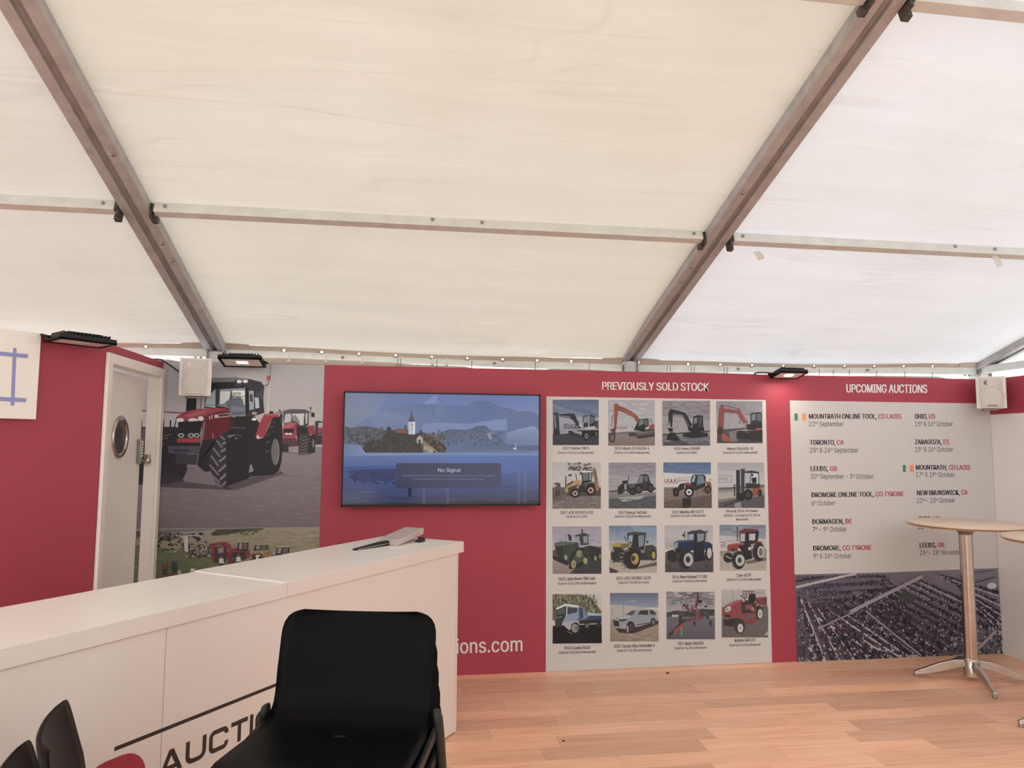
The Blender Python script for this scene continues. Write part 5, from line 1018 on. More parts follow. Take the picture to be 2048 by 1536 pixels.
d.p('600,570 640,548 715,550 725,590 610,585',(118,70,58)); d.p('690,560 695,520 702,500 710,525 712,560',(66,54,54)); d.p('728,480 792,478 792,600 730,600',(168,172,184)); d.p('768,478 792,478 792,600 770,600',(196,198,206)); d.p('728,482 745,440 752,400 758,355 764,400 775,440 788,482',(62,58,62)); d.e(766,512,6,10,(80,84,96)); d.e(768,550,5,8,(90,94,104)); d.p('805,640 830,610 865,630 862,680 810,685',(156,154,150)); d.p('822,650 845,650 845,682 824,682',(60,56,54)); d.p('870,660 1030,775 1010,778 860,690',(128,112,92)); d.l('880,665 1025,772',4,(70,60,52)); d.p('870,700 960,720 960,770 870,770',(140,134,120)); d.specks(875,705,950,765,14,[(180,174,160),(96,84,70)],12,8)
d.gp('90,690 280,700 330,770 1090,770 1990,750 1990,810 90,830',[(96,112,150),(110,124,158),(116,132,168),(112,128,168),(96,112,156),(100,118,164),(92,108,150)]); d.gp('90,800 1990,795 1990,930 90,940',[(82,100,146),(92,116,170),(74,94,142),(62,84,136)]); d.l('330,786 1990,782',12,(112,128,168)); d.gp('90,900 620,890 1990,900 1990,1290 90,1290',[(52,72,124),(54,78,134),(78,96,142),(60,64,92),(58,62,84)]); d.gp('1100,800 1990,800 1990,960 1100,960',[(84,108,164),(82,102,152),(76,94,142),(78,100,156)])
d.gp('170,940 330,925 620,920 620,1010 540,1050 470,1030 330,1045 210,1020',[(36,50,92)]*8); d.specks(180,940,620,1060,50,[(28,40,80),(46,62,104),(34,46,86)],34,12); d.gp('620,1000 800,1000 800,1100 620,1100',[(34,44,84)]*4); d.p('725,1095 765,1110 745,1200 735,1205 728,1140',(24,28,52)); d.gp('90,1150 700,1180 1990,1120 1990,1290 90,1290',[(70,76,104),(50,58,90),(64,72,106),(54,56,76),(58,62,84)]); d.specks(130,1060,1900,1240,70,[(64,74,106),(52,60,92),(74,84,116)],110,4); d.gp('90,1240 500,1235 1990,1215 1990,1290 90,1290',[(52,54,70),(36,38,50),(40,40,54),(48,48,60),(56,58,76)])
for x in (860,1080,1740,1800): d.gp([(x,930),(x+30,930),(x+30,1250),(x,1250)],[(84,100,142),(84,100,142),(62,66,92),(62,66,92)])
def rbox(x0,y0,x1,y1,r):
    P=[]
    for cx,cy,a0 in ((x1-r,y0+r,-90),(x1-r,y1-r,0),(x0+r,y1-r,90),(x0+r,y0+r,180)):
        for k in range(4): a=math.radians(a0+30*k); P.append((cx+r*math.cos(a),cy+r*math.sin(a)))
    return P
P = rbox(614,868,1593,1098,14); d.pr.face([d.m(q) for q in P], [d.pr.colf(62,66,94) if q[0] > 1100 else d.pr.colf(48,54,82) for q in P])
adopt(pr.build('screen_picture', M['screen'], None), tv)
M['screen_text'] = emission('lit_screen_text', (lin(166),lin(170),lin(190)), EM*1.0)
M['screen_text'].node_tree.nodes['Principled BSDF'].inputs['Base Color'].default_value = (0.01,0.01,0.01,1)
M['screen_dim'] = emission('dim_screen_text', (lin(112),lin(116),lin(140)), EM*1.0)
M['screen_dim'].node_tree.nodes['Principled BSDF'].inputs['Base Color'].default_value = (0.01,0.01,0.01,1)
z = lambda x, y: (660+x*0.21484, 740+y*0.21484)
tt = MB(); text(tt, on_tv, 'No Signal', *z(1006,948), *z(1216,948), 7.2, 0.02, 0.0045); adopt(flat(tt, 'screen_notice', M['screen_text'], None), tv)
tt = MB(); text(tt, on_tv, '[1] Please check the power of the external devices and cable connection status.', *z(672,990), *z(1535,990), 3.6, 0.0, 0.0045)
text(tt, on_tv, '[2] Press the INPUT on your remote to change to another input.', *z(768,1022), *z(1440,1022), 3.6, 0.0, 0.0045)
adopt(flat(tt, 'screen_notice', M['screen_dim'], None), tv)
Print.STEP = 0.000008

# ---- white sign with lilac bars on the angled partition
sg0 = PA + NA*0.035
def on_sign(x, y, k=0.0): return at_plane(x, y, sg0 + NA*(0.0015+k), NA)
s_r0, s_r1 = on_sign(80,675), on_sign(75,839)
ur = ((s_r0+s_r1)/2 - sg0).dot(DA)
sign = empty('wall_sign', PA + DA*(ur+0.5) + V(0,0,s_r1.z)); tag(sign, 'white board with crossing lilac bars on the angled red wall', 'sign')
adopt(MB().obox(PA, DA, NA, V(0,0,1), ur, ur+1.25, 0.0, 0.035, s_r1.z, H_WALL-0.004).build('board', M['white_laminate'], bevel=0.002), sign)
M['lilac'] = principled('lilac_print', pig(150,146,190,(212,198,190)), 0.5)
sc = 0.1432
def bar(x0,y0,x1,y1,x2,y2,x3,y3,name='lilac_bar',k=0.0004):
    mb = MB(); mb.add([on_sign(a*sc, 640+b*sc, k) for a,b in ((x0,y0),(x1,y1),(x2,y2),(x3,y3))], [(0,1,2,3)]); adopt(flat(mb, name, M['lilac'], None), sign)
bar(185,390,232,390,200,1195,150,1195)
zt, zb_ = on_sign(0, 640+468*sc).z, on_sign(0, 640+1102*sc).z
for zc, xr in ((zt, on_sign(390*sc, 640+490*sc)), (zb_, on_sign(366*sc, 640+1110*sc))):
    u1 = (xr-sg0).dot(DA); hh = 0.0105; mb = MB(); o = PA + NA*0.0372
    mb.add([o+DA*u1+V(0,0,zc+hh), o+DA*(ur+1.2)+V(0,0,zc+hh), o+DA*(ur+1.2)+V(0,0,zc-hh), o+DA*u1+V(0,0,zc-hh)], [(0,1,2,3)]); adopt(flat(mb, 'lilac_bar', M['lilac'], None), sign)

# ================================================================ COUNTER
CE = V(0.350, -1.006, 0); CD = V(0.5772, 0.8166, 0); CN = V(0.8166, -0.5772, 0); UZ = V(0,0,1)
CL = 3.35; CT, CB = 1.105, 1.043; SEAM = -1.463; PSEAM = -2.03
counter = empty('reception_counter', CE - CD*1.6 - CN*0.28); counter.rotation_euler = (0,0,0)
tag(counter, 'long white laminate reception counter with printed logo', 'counter')
def cp(ob): return adopt(ob, counter)
for a0, a1, dp, tz in ((SEAM+0.0008, 0, -0.575, CT), (-CL, SEAM-0.0008, -0.555, CT-0.0015)):
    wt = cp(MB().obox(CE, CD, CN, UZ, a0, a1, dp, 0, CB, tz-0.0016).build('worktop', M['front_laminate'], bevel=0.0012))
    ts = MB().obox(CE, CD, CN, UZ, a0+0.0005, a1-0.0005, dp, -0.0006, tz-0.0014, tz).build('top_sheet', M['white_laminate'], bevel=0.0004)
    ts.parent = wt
cp(MB().obox(CE, CD, CN, UZ, SEAM-0.0075, SEAM+0.0045, -0.553, -0.001, CT-0.002, CT+0.0022).build('joint_light_streak', principled('painted_light_streak', (0.90,0.87,0.83), 0.25)))  # pale strip at the joint stands in for a streak of light
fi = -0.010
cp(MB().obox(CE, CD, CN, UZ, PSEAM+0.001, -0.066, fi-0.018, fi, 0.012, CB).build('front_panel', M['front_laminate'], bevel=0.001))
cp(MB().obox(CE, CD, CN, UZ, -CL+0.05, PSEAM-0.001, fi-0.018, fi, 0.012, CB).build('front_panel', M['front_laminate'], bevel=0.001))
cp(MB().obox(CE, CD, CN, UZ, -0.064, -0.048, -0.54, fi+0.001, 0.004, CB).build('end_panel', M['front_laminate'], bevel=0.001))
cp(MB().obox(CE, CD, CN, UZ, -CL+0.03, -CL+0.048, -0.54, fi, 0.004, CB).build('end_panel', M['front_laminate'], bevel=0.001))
cp(MB().obox(CE, CD, CN, UZ, -CL+0.05, -0.07, -0.53, -0.512, 0.012, 0.10).build('plinth', M['white_laminate']))
cp(MB().obox(CE, CD, CN, UZ, -CL+0.05, -0.07, -0.50, fi-0.02, 0.55, 0.568).build('shelf', M['white_laminate']))
# logo: square strokes drawn on the front panel (a = along from the far end, z = height)
PO = CE + CN*(fi+0.0006)
def lp(a, z_, k=0.0): return PO + CD*a + UZ*z_ + CN*k
def arc(cx, cz, r, a0, a1, n=6): return [(cx+r*math.cos(math.radians(a0+(a1-a0)*i/n)), cz+r*math.sin(math.radians(a0+(a1-a0)*i/n))) for i in range(n+1)]
def stroke(mb, path, w, closed=False, k=0.0):
    n = len(path); L = []; R = []
    for i,(x,y) in enumerate(path):
        p0 = path[i-1] if (i > 0 or closed) else path[i]; p1 = path[(i+1) % n] if (i < n-1 or closed) else path[i]
        d0 = Vector((x-p0[0], y-p0[1])); d1 = Vector((p1[0]-x, p1[1]-y))
        if d0.length < 1e-9: d0 = d1
        if d1.length < 1e-9: d1 = d0
        d0.normalize(); d1.normalize(); n0 = Vector((-d0.y, d0.x)); n1 = Vector((-d1.y, d1.x)); m_ = (n0+n1)
        m_.normalize(); sc_ = (w/2)/max(0.35, m_.dot(n0)); L.append((x+m_.x*sc_, y+m_.y*sc_)); R.append((x-m_.x*sc_, y-m_.y*sc_))
    vs = [lp(a,b,k) for a,b in L]+[lp(a,b,k) for a,b in R]
    fs = [(i, (i+1)%n, n+(i+1)%n, n+i) for i in range(n if closed else n-1)]
    mb.add(vs, fs)
def rrect(x0, z0, x1, z1, r):
    return arc(x1-r,z1-r,r,90,0)+arc(x1-r,z0+r,r,0,-90)+arc(x0+r,z0+r,r,-90,-180)+arc(x0+r,z1-r,r,180,90)
def along(x, y):
    p = at_plane(x, y, PO, CN); return (p-PO).dot(CD), p.z
aA, zA = along(318, 1545); aO, zO = along(543, 1461); _, zO1 = along(530, 1414); aI,_ = along(500,1450)
z0 = (along(367,1526)[1] + along(480,1483)[1] + along(532,1464.5)[1])/3
z1 = (along(477,1444)[1] + zO1)/2
hL = z1-z0; tw = hL*0.205
def letters(mb, word, x, z0, h, w, tw, gap):
    for ch in word:
        cw = w*{'I':0.16,'T':0.92,'A':1.05}.get(ch, 1.0); r = tw*1.3; t = tw/2; zt, zb = z0+h-t, z0+t
        xa, xb = x+t, x+cw-t
        if ch == 'A': stroke(mb, [(x+t*0.9, z0), (x+cw*0.46, z0+h-t), (x+cw*0.54, z0+h-t), (x+cw-t*0.9, z0)], tw); stroke(mb, [(x+cw*0.22, z0+h*0.26),(x+cw*0.78, z0+h*0.26)], tw*0.9, k=0.00002)
        if ch == 'U': stroke(mb, [(xa,z0+h)]+arc(xa+r,zb+r,r,180,270)+arc(xb-r,zb+r,r,270,360)+[(xb,z0+h)], tw)
        if ch == 'C': r = tw*0.95; stroke(mb, [(xb,z0+h*0.66)]+arc(xb-r,zt-r,r,0,90)+arc(xa+r,zt-r,r,90,180)+arc(xa+r,zb+r,r,180,270)+arc(xb-r,zb+r,r,270,360)+[(xb,z0+h*0.34)], tw)
        if ch == 'T': stroke(mb, [(x,zt),(x+cw,zt)], tw); stroke(mb, [(x+cw/2,zt),(x+cw/2,z0)], tw, k=0.00002)
        if ch == 'I': stroke(mb, [(x+cw/2,z0),(x+cw/2,z0+h)], tw)
        if ch == 'O': stroke(mb, rrect(xa,zb,xb,zt,r), tw, True)
        if ch == 'N': stroke(mb, [(xa,z0),(xa,z0+h)], tw); stroke(mb, [(xb,z0),(xb,z0+h)], tw); stroke(mb, [(xa,z0+h-t),(xb,z0+t)], tw, k=0.00002)
        if ch == 'S': zm = z0+h/2; r2 = (zt-zm)/2; stroke(mb, [(xb,zt-r2*0.6),(xb-r2*0.5,zt),(xa+r2,zt)]+arc(xa+r2,zm+r2,r2,90,270)+arc(xb-r2,zm-r2,r2,90,-90)+[(xa+r2*0.5,zb),(xa,zb+r2*0.6)], tw)
        if ch == 'E': stroke(mb, [(x+cw,zt),(xa,zt),(xa,zb),(x+cw,zb)], tw); stroke(mb, [(xa,z0+h/2),(x+cw,z0+h/2)], tw, k=0.00002)
        if ch == 'R': stroke(mb, [(xa,z0),(xa,zt)]+arc(xb-r,zt-r,r,90,0)+arc(xb-r,z0+h*0.42+r,r,0,-90)+[(xa,z0+h*0.42)], tw); stroke(mb, [(x+cw*0.5,z0+h*0.42),(xb,z0)], tw, k=0.00002)
        x += cw+gap
    return x
# width so that AUCTIO spans aA..aO
unit = 1.05+1+1+0.92+0.16+1; lw_ = (aO-aA)/(unit+5*0.14)
M['ink_logo'] = principled('black_logo_vinyl', (0.022,0.014,0.015), 0.45); M['ink_logo_red'] = principled('red_logo_vinyl', (0.36,0.030,0.055), 0.45)
mb = MB(); xe = letters(mb, 'AUCTIONS', aA, z0, hL, lw_, tw, lw_*0.14); cp(flat(mb, 'logo_lettering', M['ink_logo'], None))
l0, zl = along(229, 1494); _, zl2 = along(570, 1366); zl = (zl+zl2)/2
mb = MB(); xr = xe+0.02; stroke(mb, [(l0, zl), (xr, zl), (xr, z0-(zl-z1)), (l0+0.02, z0-(zl-z1))], 0.0135); cp(flat(mb, 'logo_rule', M['ink_logo'], None))
mb = MB(); ar, zr_ = along(293, 1500); hE = 0.215; wE = 0.235; zt_ = along(285,1498)[1]+0.008
letters(mb, 'EURO', ar-(wE*4+0.03*3), zt_-hE, hE, wE, 0.050, 0.03); cp(flat(mb, 'logo_lettering', M['ink_logo_red'], None))
lb = counter.children[-1]

# ---- things on the counter
def on_top(x, y): return at_z(x, y, CT)
def frame_from(p, q):
    u = (q-p); u.z = 0; L = u.length; u.normalize(); return u, V(-u.y, u.x, 0), L
p, q = on_top(709,1101), on_top(796,1088); u, v, L = frame_from(p, q)
kn = empty('slim_holder', p); tag(kn, 'slim black plastic holder lying on the counter end', 'holder')
prof = [(0.0,0.0),(L,0.002),(L*1.0,0.024),(L*0.93,0.030),(L*0.55,0.026),(L*0.05,0.010),(0,0.008)]
adopt(MB().prism(prof, p, u, UZ, v, -0.006, 0.016).build('body', M['black_soft'], bevel=0.002), kn)
adopt(MB().prism([(L*0.06,0.004),(L*0.95,0.013),(L*0.95,0.016),(L*0.06,0.0065)], p, u, UZ, v, -0.0075, -0.0055).build('silver_edge', M['chrome']), kn)
# clear box leaning on a small black clip
b0, b1, b2 = on_top(796,1092), on_top(846,1079), on_top(764,1075)
eu = (b1-b0); eu.z = 0; Lu = eu.length; eu.normalize(); ew = V(-eu.y, eu.x, 0); tilt = math.radians(6)
bu = eu*math.cos(tilt)+UZ*math.sin(tilt); bn = -eu*math.sin(tilt)+UZ*math.cos(tilt)
bo = b0 + UZ*0.001
box = empty('card_box', bo); tag(box, 'cloudy clear plastic box tilted on the counter corner', 'box')
Wb, Db, Hb, t_ = Lu*1.02, 0.125, 0.036, 0.0025
bb = MB(); bb.obox(bo, bu, ew, bn, 0, Wb, 0, Db, 0, t_)
for a in ((0,t_,0,Db),(Wb-t_,Wb,0,Db),(t_,Wb-t_,0,t_),(t_,Wb-t_,Db-t_,Db)): bb.obox(bo, bu, ew, bn, a[0],a[1],a[2],a[3], t_, Hb*0.7)
adopt(bb.build('tray', M['clear']), box)
ld = MB(); ld.obox(bo, bu, ew, bn, -0.002, Wb+0.002, -0.002, Db+0.002, Hb-t_, Hb)
for a in ((-0.002,0,-0.002,Db+0.002),(Wb,Wb+0.002,-0.002,Db+0.002),(0,Wb,-0.002,0),(0,Wb,Db,Db+0.002)): ld.obox(bo, bu, ew, bn, a[0],a[1],a[2],a[3], Hb*0.45, Hb-t_)
adopt(ld.build('lid', M['clear']), box)
adopt(MB().obox(bo, bu, ew, bn, Wb*0.7, Wb*0.86, -0.004, -0.002, Hb*0.35, Hb*0.75).build('orange_tab', principled('orange_tab', (0.75,0.33,0.20), 0.5)), box)
cpos = on_top(846,1084); clip = empty('black_clip', cpos); tag(clip, 'small black clip under the tilted clear box', 'clip')
adopt(MB().prism([(-0.03,0),(0.025,0),(0.028,0.018),(0.018,0.026),(0.004,0.014),(-0.03,0.006)], cpos, eu, UZ, ew, 0.0, 0.04).build('clip_body', M['black_soft'], bevel=0.001), clip)
adopt(MB().tube([cpos+eu*0.02+ew*0.005+UZ*0.02, cpos+eu*0.02+ew*0.035+UZ*0.02], 0.006, 10).build('clip_pin', M['steel']), clip)

# ================================================================ SPEAKERS AND FLOODLIGHTS
def speaker(centre, yaw, w, h, dep, label, dark=True):
    e = empty('wall_speaker', centre, yaw); tag(e, label, 'speaker', 'white wall speakers')
    n = 9; front = [(-w/2+w*i/(n-1), -dep/2-0.012*math.cos(math.pi*(i/(n-1)-0.5))) for i in range(n)]
    plan = front+[(w*0.36, dep/2), (-w*0.36, dep/2)]
    MB().prism(plan, V(0,0,0), V(1,0,0), V(0,1,0), V(0,0,1), -h/2, h/2).build('cabinet', M['white_plastic'], e, bevel=0.008, seg=3)
    gw = w*0.74; gf = [(-gw/2+gw*i/8, -dep/2-0.014-0.012*math.cos(math.pi*(i/8-0.5)*0.74)) for i in range(9)]
    gp = gf+[(gw/2, -dep/2+0.006), (-gw/2, -dep/2+0.006)]
    MB().prism(gp, V(0,0,0), V(1,0,0), V(0,1,0), V(0,0,1), -h*0.46, h*0.455).build('grille', M['grille'], e, bevel=0.006)
    yf = -dep/2-0.0265
    cones = MB().lathe([(0.074,0.0),(0.078,0.0012),(0.082,0.0)], V(0,yf,-h*0.10), V(0,-1,0), 32, caps=False); cones.build('woofer_ring', M['grille'], e)
    MB().lathe([(0.022,0.0),(0.026,0.003),(0.030,0.0)], V(w*0.17,yf+0.003,h*0.32), V(0,-1,0), 20, caps=False).build('tweeter_ring', M['grille'], e)
    MB().lathe([(0.001,0.001),(0.018,0.0015),(0.020,0.0)], V(-w*0.15,yf+0.003,h*0.30), V(0,-1,0), 16, caps=False).build('port', M['grey_plate'] if dark else M['white_plastic'], e)
    MB().box(-0.032,0.032,yf-0.004,yf+0.004,-h*0.435,-h*0.405).build('badge', M['grey_plate'] if dark else M['ink_white'], e, bevel=0.001)
    br = MB().box(-0.05,0.05,-0.02,0.03,-h/2-0.012,-h/2-0.004).box(-0.05,0.05,0.03,0.035,-h/2-0.012,-h/2+0.03)
    br.lathe([(0.012,0),(0.012,0.012),(0.001,0.013)], V(-w*0.28,0,-h/2), V(0,0,-1), 10)
    br.tube([V(0,dep/2-0.01,0), V(0,dep/2+0.06,0)], 0.014, 10)
    br.build('bracket', M['steel'], e)
    return e
def px_size(px, depth): return px/F_PX*depth
pL = at_y(391, 755, -0.20); pR = at_y(1978, 786, -0.16)
dL = (pL-CAM).dot(FWD); dR = (pR-CAM).dot(FWD)
speaker(V(pL.x, -0.17, pL.z), math.radians(9), px_size(60,dL), px_size(75,dL), 0.16, 'white speaker hanging in front of the tractor mural', False)
speaker(V(pR.x, -0.17, pR.z), math.radians(-36), px_size(52,dR)*0.98, px_size(63,dR), 0.15, 'white speaker in the corner beside the upcoming auctions heading')

M['led_on'] = emission('lit_led', (1.0,0.93,0.85), 14.0); M['led_dim'] = emission('dim_led', (1.0,0.93,0.85), 2.2)
def floodlight(pos, ex, out, w, dep, label, led, power, tilt=0.30, slide=0.0):
    """pos: middle of the wall-side edge; ex: along the wall; out: away from the wall"""
    e = empty('floodlight', pos); tag(e, label, 'floodlight', 'black wall floodlights')
    a = out*math.cos(tilt)+UZ*math.sin(tilt); nrm = ex.cross(a); nrm = nrm if nrm.z > 0 else -nrm
    o = Vector(pos)
    adopt(MB().obox(o, ex, a, nrm, -w/2, w/2, 0, dep, 0.0, 0.022).build('housing', M['black_soft'], bevel=0.004), e)
    nf = 13
    for i in range(nf):
        x = -w*0.40+w*0.8*i/(nf-1); adopt(MB().obox(o, ex, a, nrm, x-0.003, x+0.003, dep*0.15, dep*0.9, 0.020, 0.040).build('cooling_fin', M['black_soft']), e)
    adopt(MB().obox(o, ex, a, nrm, -w*0.28, w*0.28, dep*0.3, dep*0.75, 0.022, 0.046).build('driver_box', M['black_soft']), e)
    adopt(MB().obox(o, ex, a, nrm, -w*0.44, w*0.44, dep*0.09, dep*0.91, -0.004, 0.001).build('glass', M['lamp_glass']), e)
    fr = MB()
    for q in ((-w/2,w/2,0,dep*0.09),(-w/2,w/2,dep*0.91,dep),(-w/2,-w*0.44,0,dep),(w*0.44,w/2,0,dep)): fr.obox(o, ex, a, nrm, q[0],q[1],q[2],q[3], -0.008, 0.002)
    adopt(fr.build('bezel', M['black_plastic']), e)
    adopt(MB().obox(o, ex, a, nrm, -w*0.13+slide, w*0.13+slide, dep*0.38, dep*0.62, -0.0065, -0.0035).build('led', led), e)
    yk = MB(); h_ = -out*0.07
    for sx in (-1, 1):
        yk.tube([o+ex*(sx*w*0.51)+a*dep*0.4+nrm*0.012, o+ex*(sx*w*0.53)+nrm*0.03, o+ex*(sx*w*0.40)+h_*0.6+nrm*0.02], 0.007, 6)
    yk.tube([o+ex*(-w*0.40)+h_*0.6+nrm*0.02, o+ex*(w*0.40)+h_*0.6+nrm*0.02], 0.007, 6)
    adopt(yk.build('yoke', M['black_plastic']), e)
    if power:
        ld = bpy.data.lights.new('floodlight_glow', 'AREA'); ld.shape = 'RECTANGLE'; ld.size = w*0.3; ld.size_y = dep*0.3; ld.energy = power; ld.color = (1.0,0.86,0.74)
        lo = bpy.data.objects.new('floodlight_glow', ld); C.objects.link(lo)
        zax = nrm; xax = ex; yax = zax.cross(xax)
        mt = Matrix((xax, yax, zax)).transposed().to_4x4(); mt.translation = o+a*dep*0.5-nrm*0.012
        lo.matrix_world = mt; lo.parent = e; lo.matrix_parent_inverse = Matrix.Translation(pos).inverted()
    return e
q = at_y(1578, 757, -0.16); floodlight(V(q.x, -0.075, q.z+0.012), EX, V(0,-1,0), 0.235, 0.17, 'lit black floodlight above the gap between the two posters', M['led_on'], 1.6, 0.20)
q = at_y(485, 729, -0.16); floodlight(V(q.x, -0.075, q.z-0.004), EX, V(0,-1,0), 0.29, 0.19, 'black floodlight above the tractor mural', M['led_dim'], 0.2, 0.22)
q = at_plane(160, 686, PA+NA*0.13, NA); floodlight(q-NA*0.075, DA*-1.0, NA, 0.30, 0.17, 'black floodlight with cooling fins on the angled red wall', M['lamp_glass'], 0, 0.04)
def cable(pts, r, label):
    ob = MB().tube(pts, r, 8).build('power_cable', M['cable']); recentre(ob, pts[0]); tag(ob, label, 'cable', 'black power cables'); return ob
def smooth(pts, n=5):
    P = [Vector(p) for p in pts]; P = [P[0]]+P+[P[-1]]; out = []
    for i in range(1, len(P)-2):
        for k in range(n):
            t = k/n; out.append(0.5*((2*P[i])+(-P[i-1]+P[i+1])*t+(2*P[i-1]-5*P[i]+4*P[i+1]-P[i+2])*t*t+(-P[i-1]+3*P[i]-3*P[i+1]+P[i+2])*t**3))
    return out+[P[-2]]
ap = lambda x, y, o=0.12: at_plane(x, y, PA+NA*o, NA)
cable(smooth([ap(100,678,0.0), ap(110,674,0.04), ap(135,672.5,0.1), ap(165,674,0.14), ap(181,680,0.16)]), 0.007, 'black cable arching over the floodlight on the angled wall')
cable(smooth([at_y(310,718,-0.05), at_y(322,719.5,-0.03), at_y(338,729,-0.02), at_y(352,739,-0.03), at_y(368,750,-0.08)]), 0.005, 'black cable running from the door partition to the mural speaker')
cable(smooth([at_y(1508,748,-0.01), at_y(1516,745.5,-0.02), at_y(1532,745.5,-0.04), at_y(1550,747,-0.08), at_y(1562,748,-0.12)]), 0.006, 'black cable lying on the wall top beside the lit floodlight')
cable(smooth([at_y(447,722,-0.02), at_y(458,716,-0.05), at_y(480,715,-0.08), at_y(500,716,-0.1), at_y(510,722,-0.12)]), 0.005, 'black cable looped above the mural floodlight')

# ================================================================ TABLES
def bar_table(cx, cy, rot, top_z, rad, label):
    e = empty('bar_table', (cx, cy, 0), rot); tag(e, label, 'table', 'tall round bar tables')
    t = 0.026
    MB().lathe([(0.001,top_z),(rad-0.004,top_z),(rad,top_z-0.004),(rad,top_z-t*0.45),(rad-0.014,top_z-t),(0.001,top_z-t)], n=64).build('table_top', M['table_wood'], e)
    MB().lathe([(rad-0.0005,top_z-0.011),(rad+0.0012,top_z-0.013),(rad-0.006,top_z-0.020)], n=64, caps=False).build('edge_band', principled('brown_edge', (0.26,0.17,0.11), 0.5), e)
    MB().lathe([(0.115,top_z-t),(0.112,top_z-t-0.008),(0.075,top_z-t-0.020),(0.050,top_z-t-0.045),(0.046,top_z-t-0.06)], n=32).build('collar', M['steel'], e)
    cn = 28; pf = []
    col = MB(); prof = []
    for k in range(cn):
        a = 2*math.pi*k/cn; r = 0.044 - (0.006 if k % 4 == 0 else 0.0); prof.append((r*math.cos(a), r*math.sin(a)))
    col.prism(prof, V(0,0,0), V(1,0,0), V(0,1,0), V(0,0,1), 0.045, top_z-t-0.04, True); col.build('column', M['chrome'], e)
    MB().lathe([(0.056,0.035),(0.056,0.15),(0.046,0.16)], n=28).build('hub', M['chrome'], e)
    for k in range(4):
        a = k*math.pi/2; ux = V(math.cos(a), math.sin(a), 0); uy = V(-math.sin(a), math.cos(a), 0); lg = MB()
        secs = [(0.045,0.150,0.048,0.020),(0.12,0.142,0.060,0.020),(0.22,0.112,0.060,0.019),(0.31,0.072,0.044,0.017),(0.385,0.040,0.018,0.015)]
        vs = []
        for r, zt, hgt, hw in secs: vs += [ux*r-uy*hw+UZ*(zt-hgt), ux*r+uy*hw+UZ*(zt-hgt), ux*r+uy*hw*0.8+UZ*zt, ux*r-uy*hw*0.8+UZ*zt]
        fs = [(4*i+j, 4*i+(j+1)%4, 4*i+4+(j+1)%4, 4*i+4+j) for i in range(len(secs)-1) for j in range(4)]+[(3,2,1,0), tuple(4*(len(secs)-1)+j for j in range(4))]
        lg.add(vs, fs); l_ = lg.build('foot', M['chrome'], e, bevel=0.003)
        MB().lathe([(0.013,0.0),(0.014,0.020),(0.008,0.026),(0.008,0.034)], ux*0.372, n=14).build('glide', M['steel'], l_)
    return e
TCX, TCY = 4.108, -0.586
bar_table(TCX, TCY, math.atan2(-0.449-TCY, 3.753-TCX), 1.137, 0.385, 'round wooden bar table standing in front of the dates poster')
bar_table(4.08, -1.50, math.atan2(0.095, -0.35), 1.14, 0.385, 'round wooden bar table nearer to us, mostly hidden from view')

# ================================================================ CHAIRS
def chair_shell():
    # side profile (y, z) from the front lip of the seat to the top of the back
    prof = [(-0.250,0.405),(-0.244,0.424),(-0.220,0.437),(-0.16,0.440),(-0.09,0.435),(-0.01,0.430),(0.06,0.429),(0.105,0.433),(0.138,0.445),(0.160,0.464),(0.174,0.488),(0.184,0.515),(0.193,0.545),(0.202,0.575),(0.2105,0.605),(0.2175,0.630),(0.2235,0.652),(0.2285,0.670),(0.2322,0.6835),(0.2348,0.6925),(0.2362,0.698),(0.2370,0.7005)]
    halfw = [0.200,0.212,0.220,0.224,0.225,0.224,0.222,0.220,0.218,0.217,0.217,0.217,0.2175,0.218,0.2185,0.219,0.218,0.213,0.204,0.192,0.177,0.161]
    NU = 16; N = len(prof); top = []; bot = []; th = 0.010
    for i,(y,z) in enumerate(prof):
        a, b = prof[max(0,i-1)], prof[min(N-1,i+1)]; ty, tz = b[0]-a[0], b[1]-a[1]; l = math.hypot(ty,tz); ny, nz = -tz/l, ty/l     # inner side normal (up / forward)
        back = min(1.0, max(0.0, (i-7)/5.0)); hw = halfw[i]
        for j in range(NU+1):
            u = -1+2*j/NU; x = hw*u
            c = (0.030*back*abs(u)**2.4 + 0.012*(1-back)*abs(u)**3) - 0.004
            if i > N-4: c *= 1.0
            top.append(V(x, y+ny*c, z+nz*c)); edge = 1.0 if abs(u) < 0.99 else 0.55
            bot.append(V(x*(1.0 if abs(u)<0.99 else 0.992), y+ny*(c-th*edge), z+nz*(c-th*edge)))
    W = NU+1; mb = MB(); o = len(top)
    fs = [(i*W+j, i*W+j+1, (i+1)*W+j+1, (i+1)*W+j) for i in range(N-1) for j in range(NU)]
    fb = [tuple(q+o for q in f[::-1]) for f in fs]
    rim = [(i*W, (i+1)*W, (i+1)*W+o, i*W+o) for i in range(N-1)]+[((i+1)*W+NU, i*W+NU, i*W+NU+o, (i+1)*W+NU+o) for i in range(N-1)]
    rim += [(j+1, j, j+o, j+1+o) for j in range(NU)]+[((N-1)*W+j, (N-1)*W+j+1, (N-1)*W+j+1+o, (N-1)*W+j+o) for j in range(NU)]
    return mb.add(top+bot, fs+fb+rim, True)
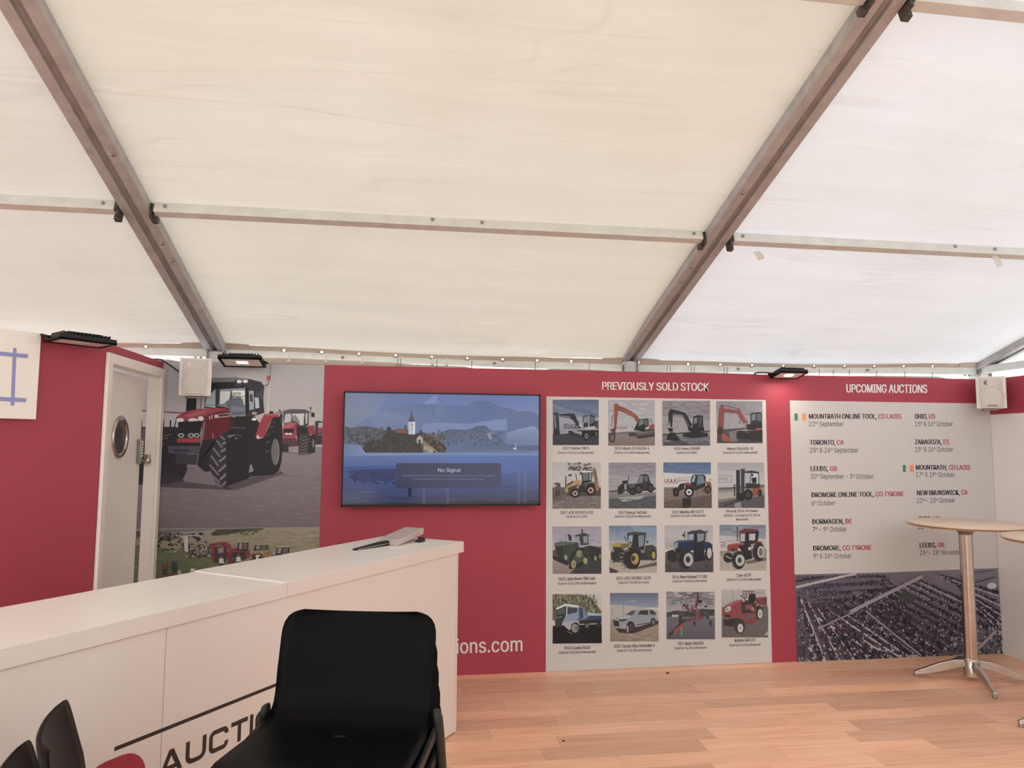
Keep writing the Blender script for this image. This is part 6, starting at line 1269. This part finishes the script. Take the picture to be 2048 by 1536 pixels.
def make_chair(label, group):
    e = empty('stacking_chair'); tag(e, label, 'chair', group)
    MB.build(chair_shell(), 'seat_shell', M['black_plastic'], e)
    MB().box(-0.014,0.014,0.046,0.050,0.4295,0.4325).build('drain_slot', M['black_soft'], e)
    def leg(pts, rx, ry):       # flattened moulded leg
        mb = MB(); n = 10; vs = []
        for p, a_, b_ in zip(pts, rx, ry):
            for k in range(n):
                t = 2*math.pi*k/n; vs.append(V(p[0]+a_*math.cos(t), p[1]+b_*math.sin(t), p[2]))
        N = len(pts)
        mb.add(vs, [(i*n+k, i*n+(k+1)%n, (i+1)*n+(k+1)%n, (i+1)*n+k) for i in range(N-1) for k in range(n)], True)
        mb.add(vs[:n], [tuple(range(n))]); mb.add(vs[-n:], [tuple(range(n))]); mb.build('leg', M['black_soft'], e)
    for sx in (-1, 1):
        leg([(sx*0.229,0.135,0.474),(sx*0.233,0.138,0.468),(sx*0.237,0.142,0.448),(sx*0.240,0.150,0.40),(sx*0.250,0.170,0.25),(sx*0.255,0.205,0.0)], [0.004,0.009,0.012,0.013,0.012,0.010], [0.008,0.020,0.028,0.030,0.026,0.018])
        leg([(sx*0.226,-0.185,0.430),(sx*0.231,-0.186,0.424),(sx*0.238,-0.190,0.40),(sx*0.250,-0.203,0.25),(sx*0.255,-0.228,0.0)], [0.004,0.010,0.012,0.012,0.010], [0.010,0.024,0.028,0.024,0.017])
        MB().prism([(-0.185,0.404),(0.14,0.404),(0.14,0.436),(-0.02,0.424),(-0.185,0.430)], V(sx*0.232,0,0), V(0,1,0), UZ, V(1,0,0), -0.004, 0.004).build('side_rail', M['black_soft'], e)
    return e
proto = make_chair('black plastic chair on top of the front stack, seat facing us', 'black chairs in the front stack')
def stack(first, base, rz, n, dz, dback, labels, group):
    out = []; back = V(-math.sin(rz), math.cos(rz), 0)
    for i in range(n):                 # i = 0 is the top chair
        o = first if (i == 0 and first) else copy_tree(proto)
        o.location = Vector(base) + back*(dback*i) + UZ*(dz*(n-1-i)); o.rotation_euler = (0,0,rz)
        o['label'] = labels(i, n); o['group'] = group; out.append(o)
    return out
ORD = ['topmost','second','third','fourth','fifth','sixth','seventh','eighth','ninth','lowest']
N1 = 9; DZ1 = 0.042
def lab1(i, n): return 'black plastic chair on top of the front stack, seat facing us' if i == 0 else ('black plastic chair at the bottom of the front stack' if i == n-1 else f'black plastic chair, {ORD[i]} from the top of the front stack')
az = math.radians(12.5); rz1 = -az        # local +y (back) points to azimuth 15 degrees
bk = V(math.sin(az), math.cos(az), 0)
topc = CAM + ray(726,1222)*2.02           # middle of the top edge of the uppermost back
lift = topc.z - 0.7005
base1 = V(topc.x, topc.y, 0) - bk*0.2370; DZ1 = lift/(N1-1)
stack(proto, base1, rz1, N1, DZ1, 0.028, lab1, 'black chairs in the front stack')
def lab2(i, n): return 'black chair with its back seen edge-on before the counter panel' if i == 0 else ('lower black chair back peeking out beside the edge-on chair' if i == 1 else f'black chair, {ORD[i]} from the top of the edge-on stack by the counter')
azf = math.radians(71.0); fwd2 = V(math.sin(azf), math.cos(azf), 0)
N2 = 5
topA = CAM + ray(90,1456)*1.62; DZ2 = (topA.z-0.7005)/(N2-1)
rz2 = math.atan2(-(-fwd2).x, (-fwd2).y)
base2 = V(topA.x, topA.y, 0) + fwd2*0.2370
stack(None, base2, rz2, N2, DZ2, 0.075, lab2, 'black chairs in the left stack')

# ---- specks of litter on the floor
for (x, y, lb) in ((1335,1347,'small black scrap on the floor below the sold stock poster'),(1127,1483,'tiny black scrap lying on the open wooden floor')):
    p = at_z(x, y, 0.0); r = 0.013 if y < 1400 else 0.007
    mb = MB().prism([(-r,0),(r*0.8,-r*0.3),(r*1.2,r*0.4),(-r*0.6,r*0.6)], p, V(1,0,0), V(0,1,0), UZ, 0.0005, 0.006)
    ob = mb.build('scrap', M['black_soft'], bevel=0.001); recentre(ob, p); tag(ob, lb, 'litter')
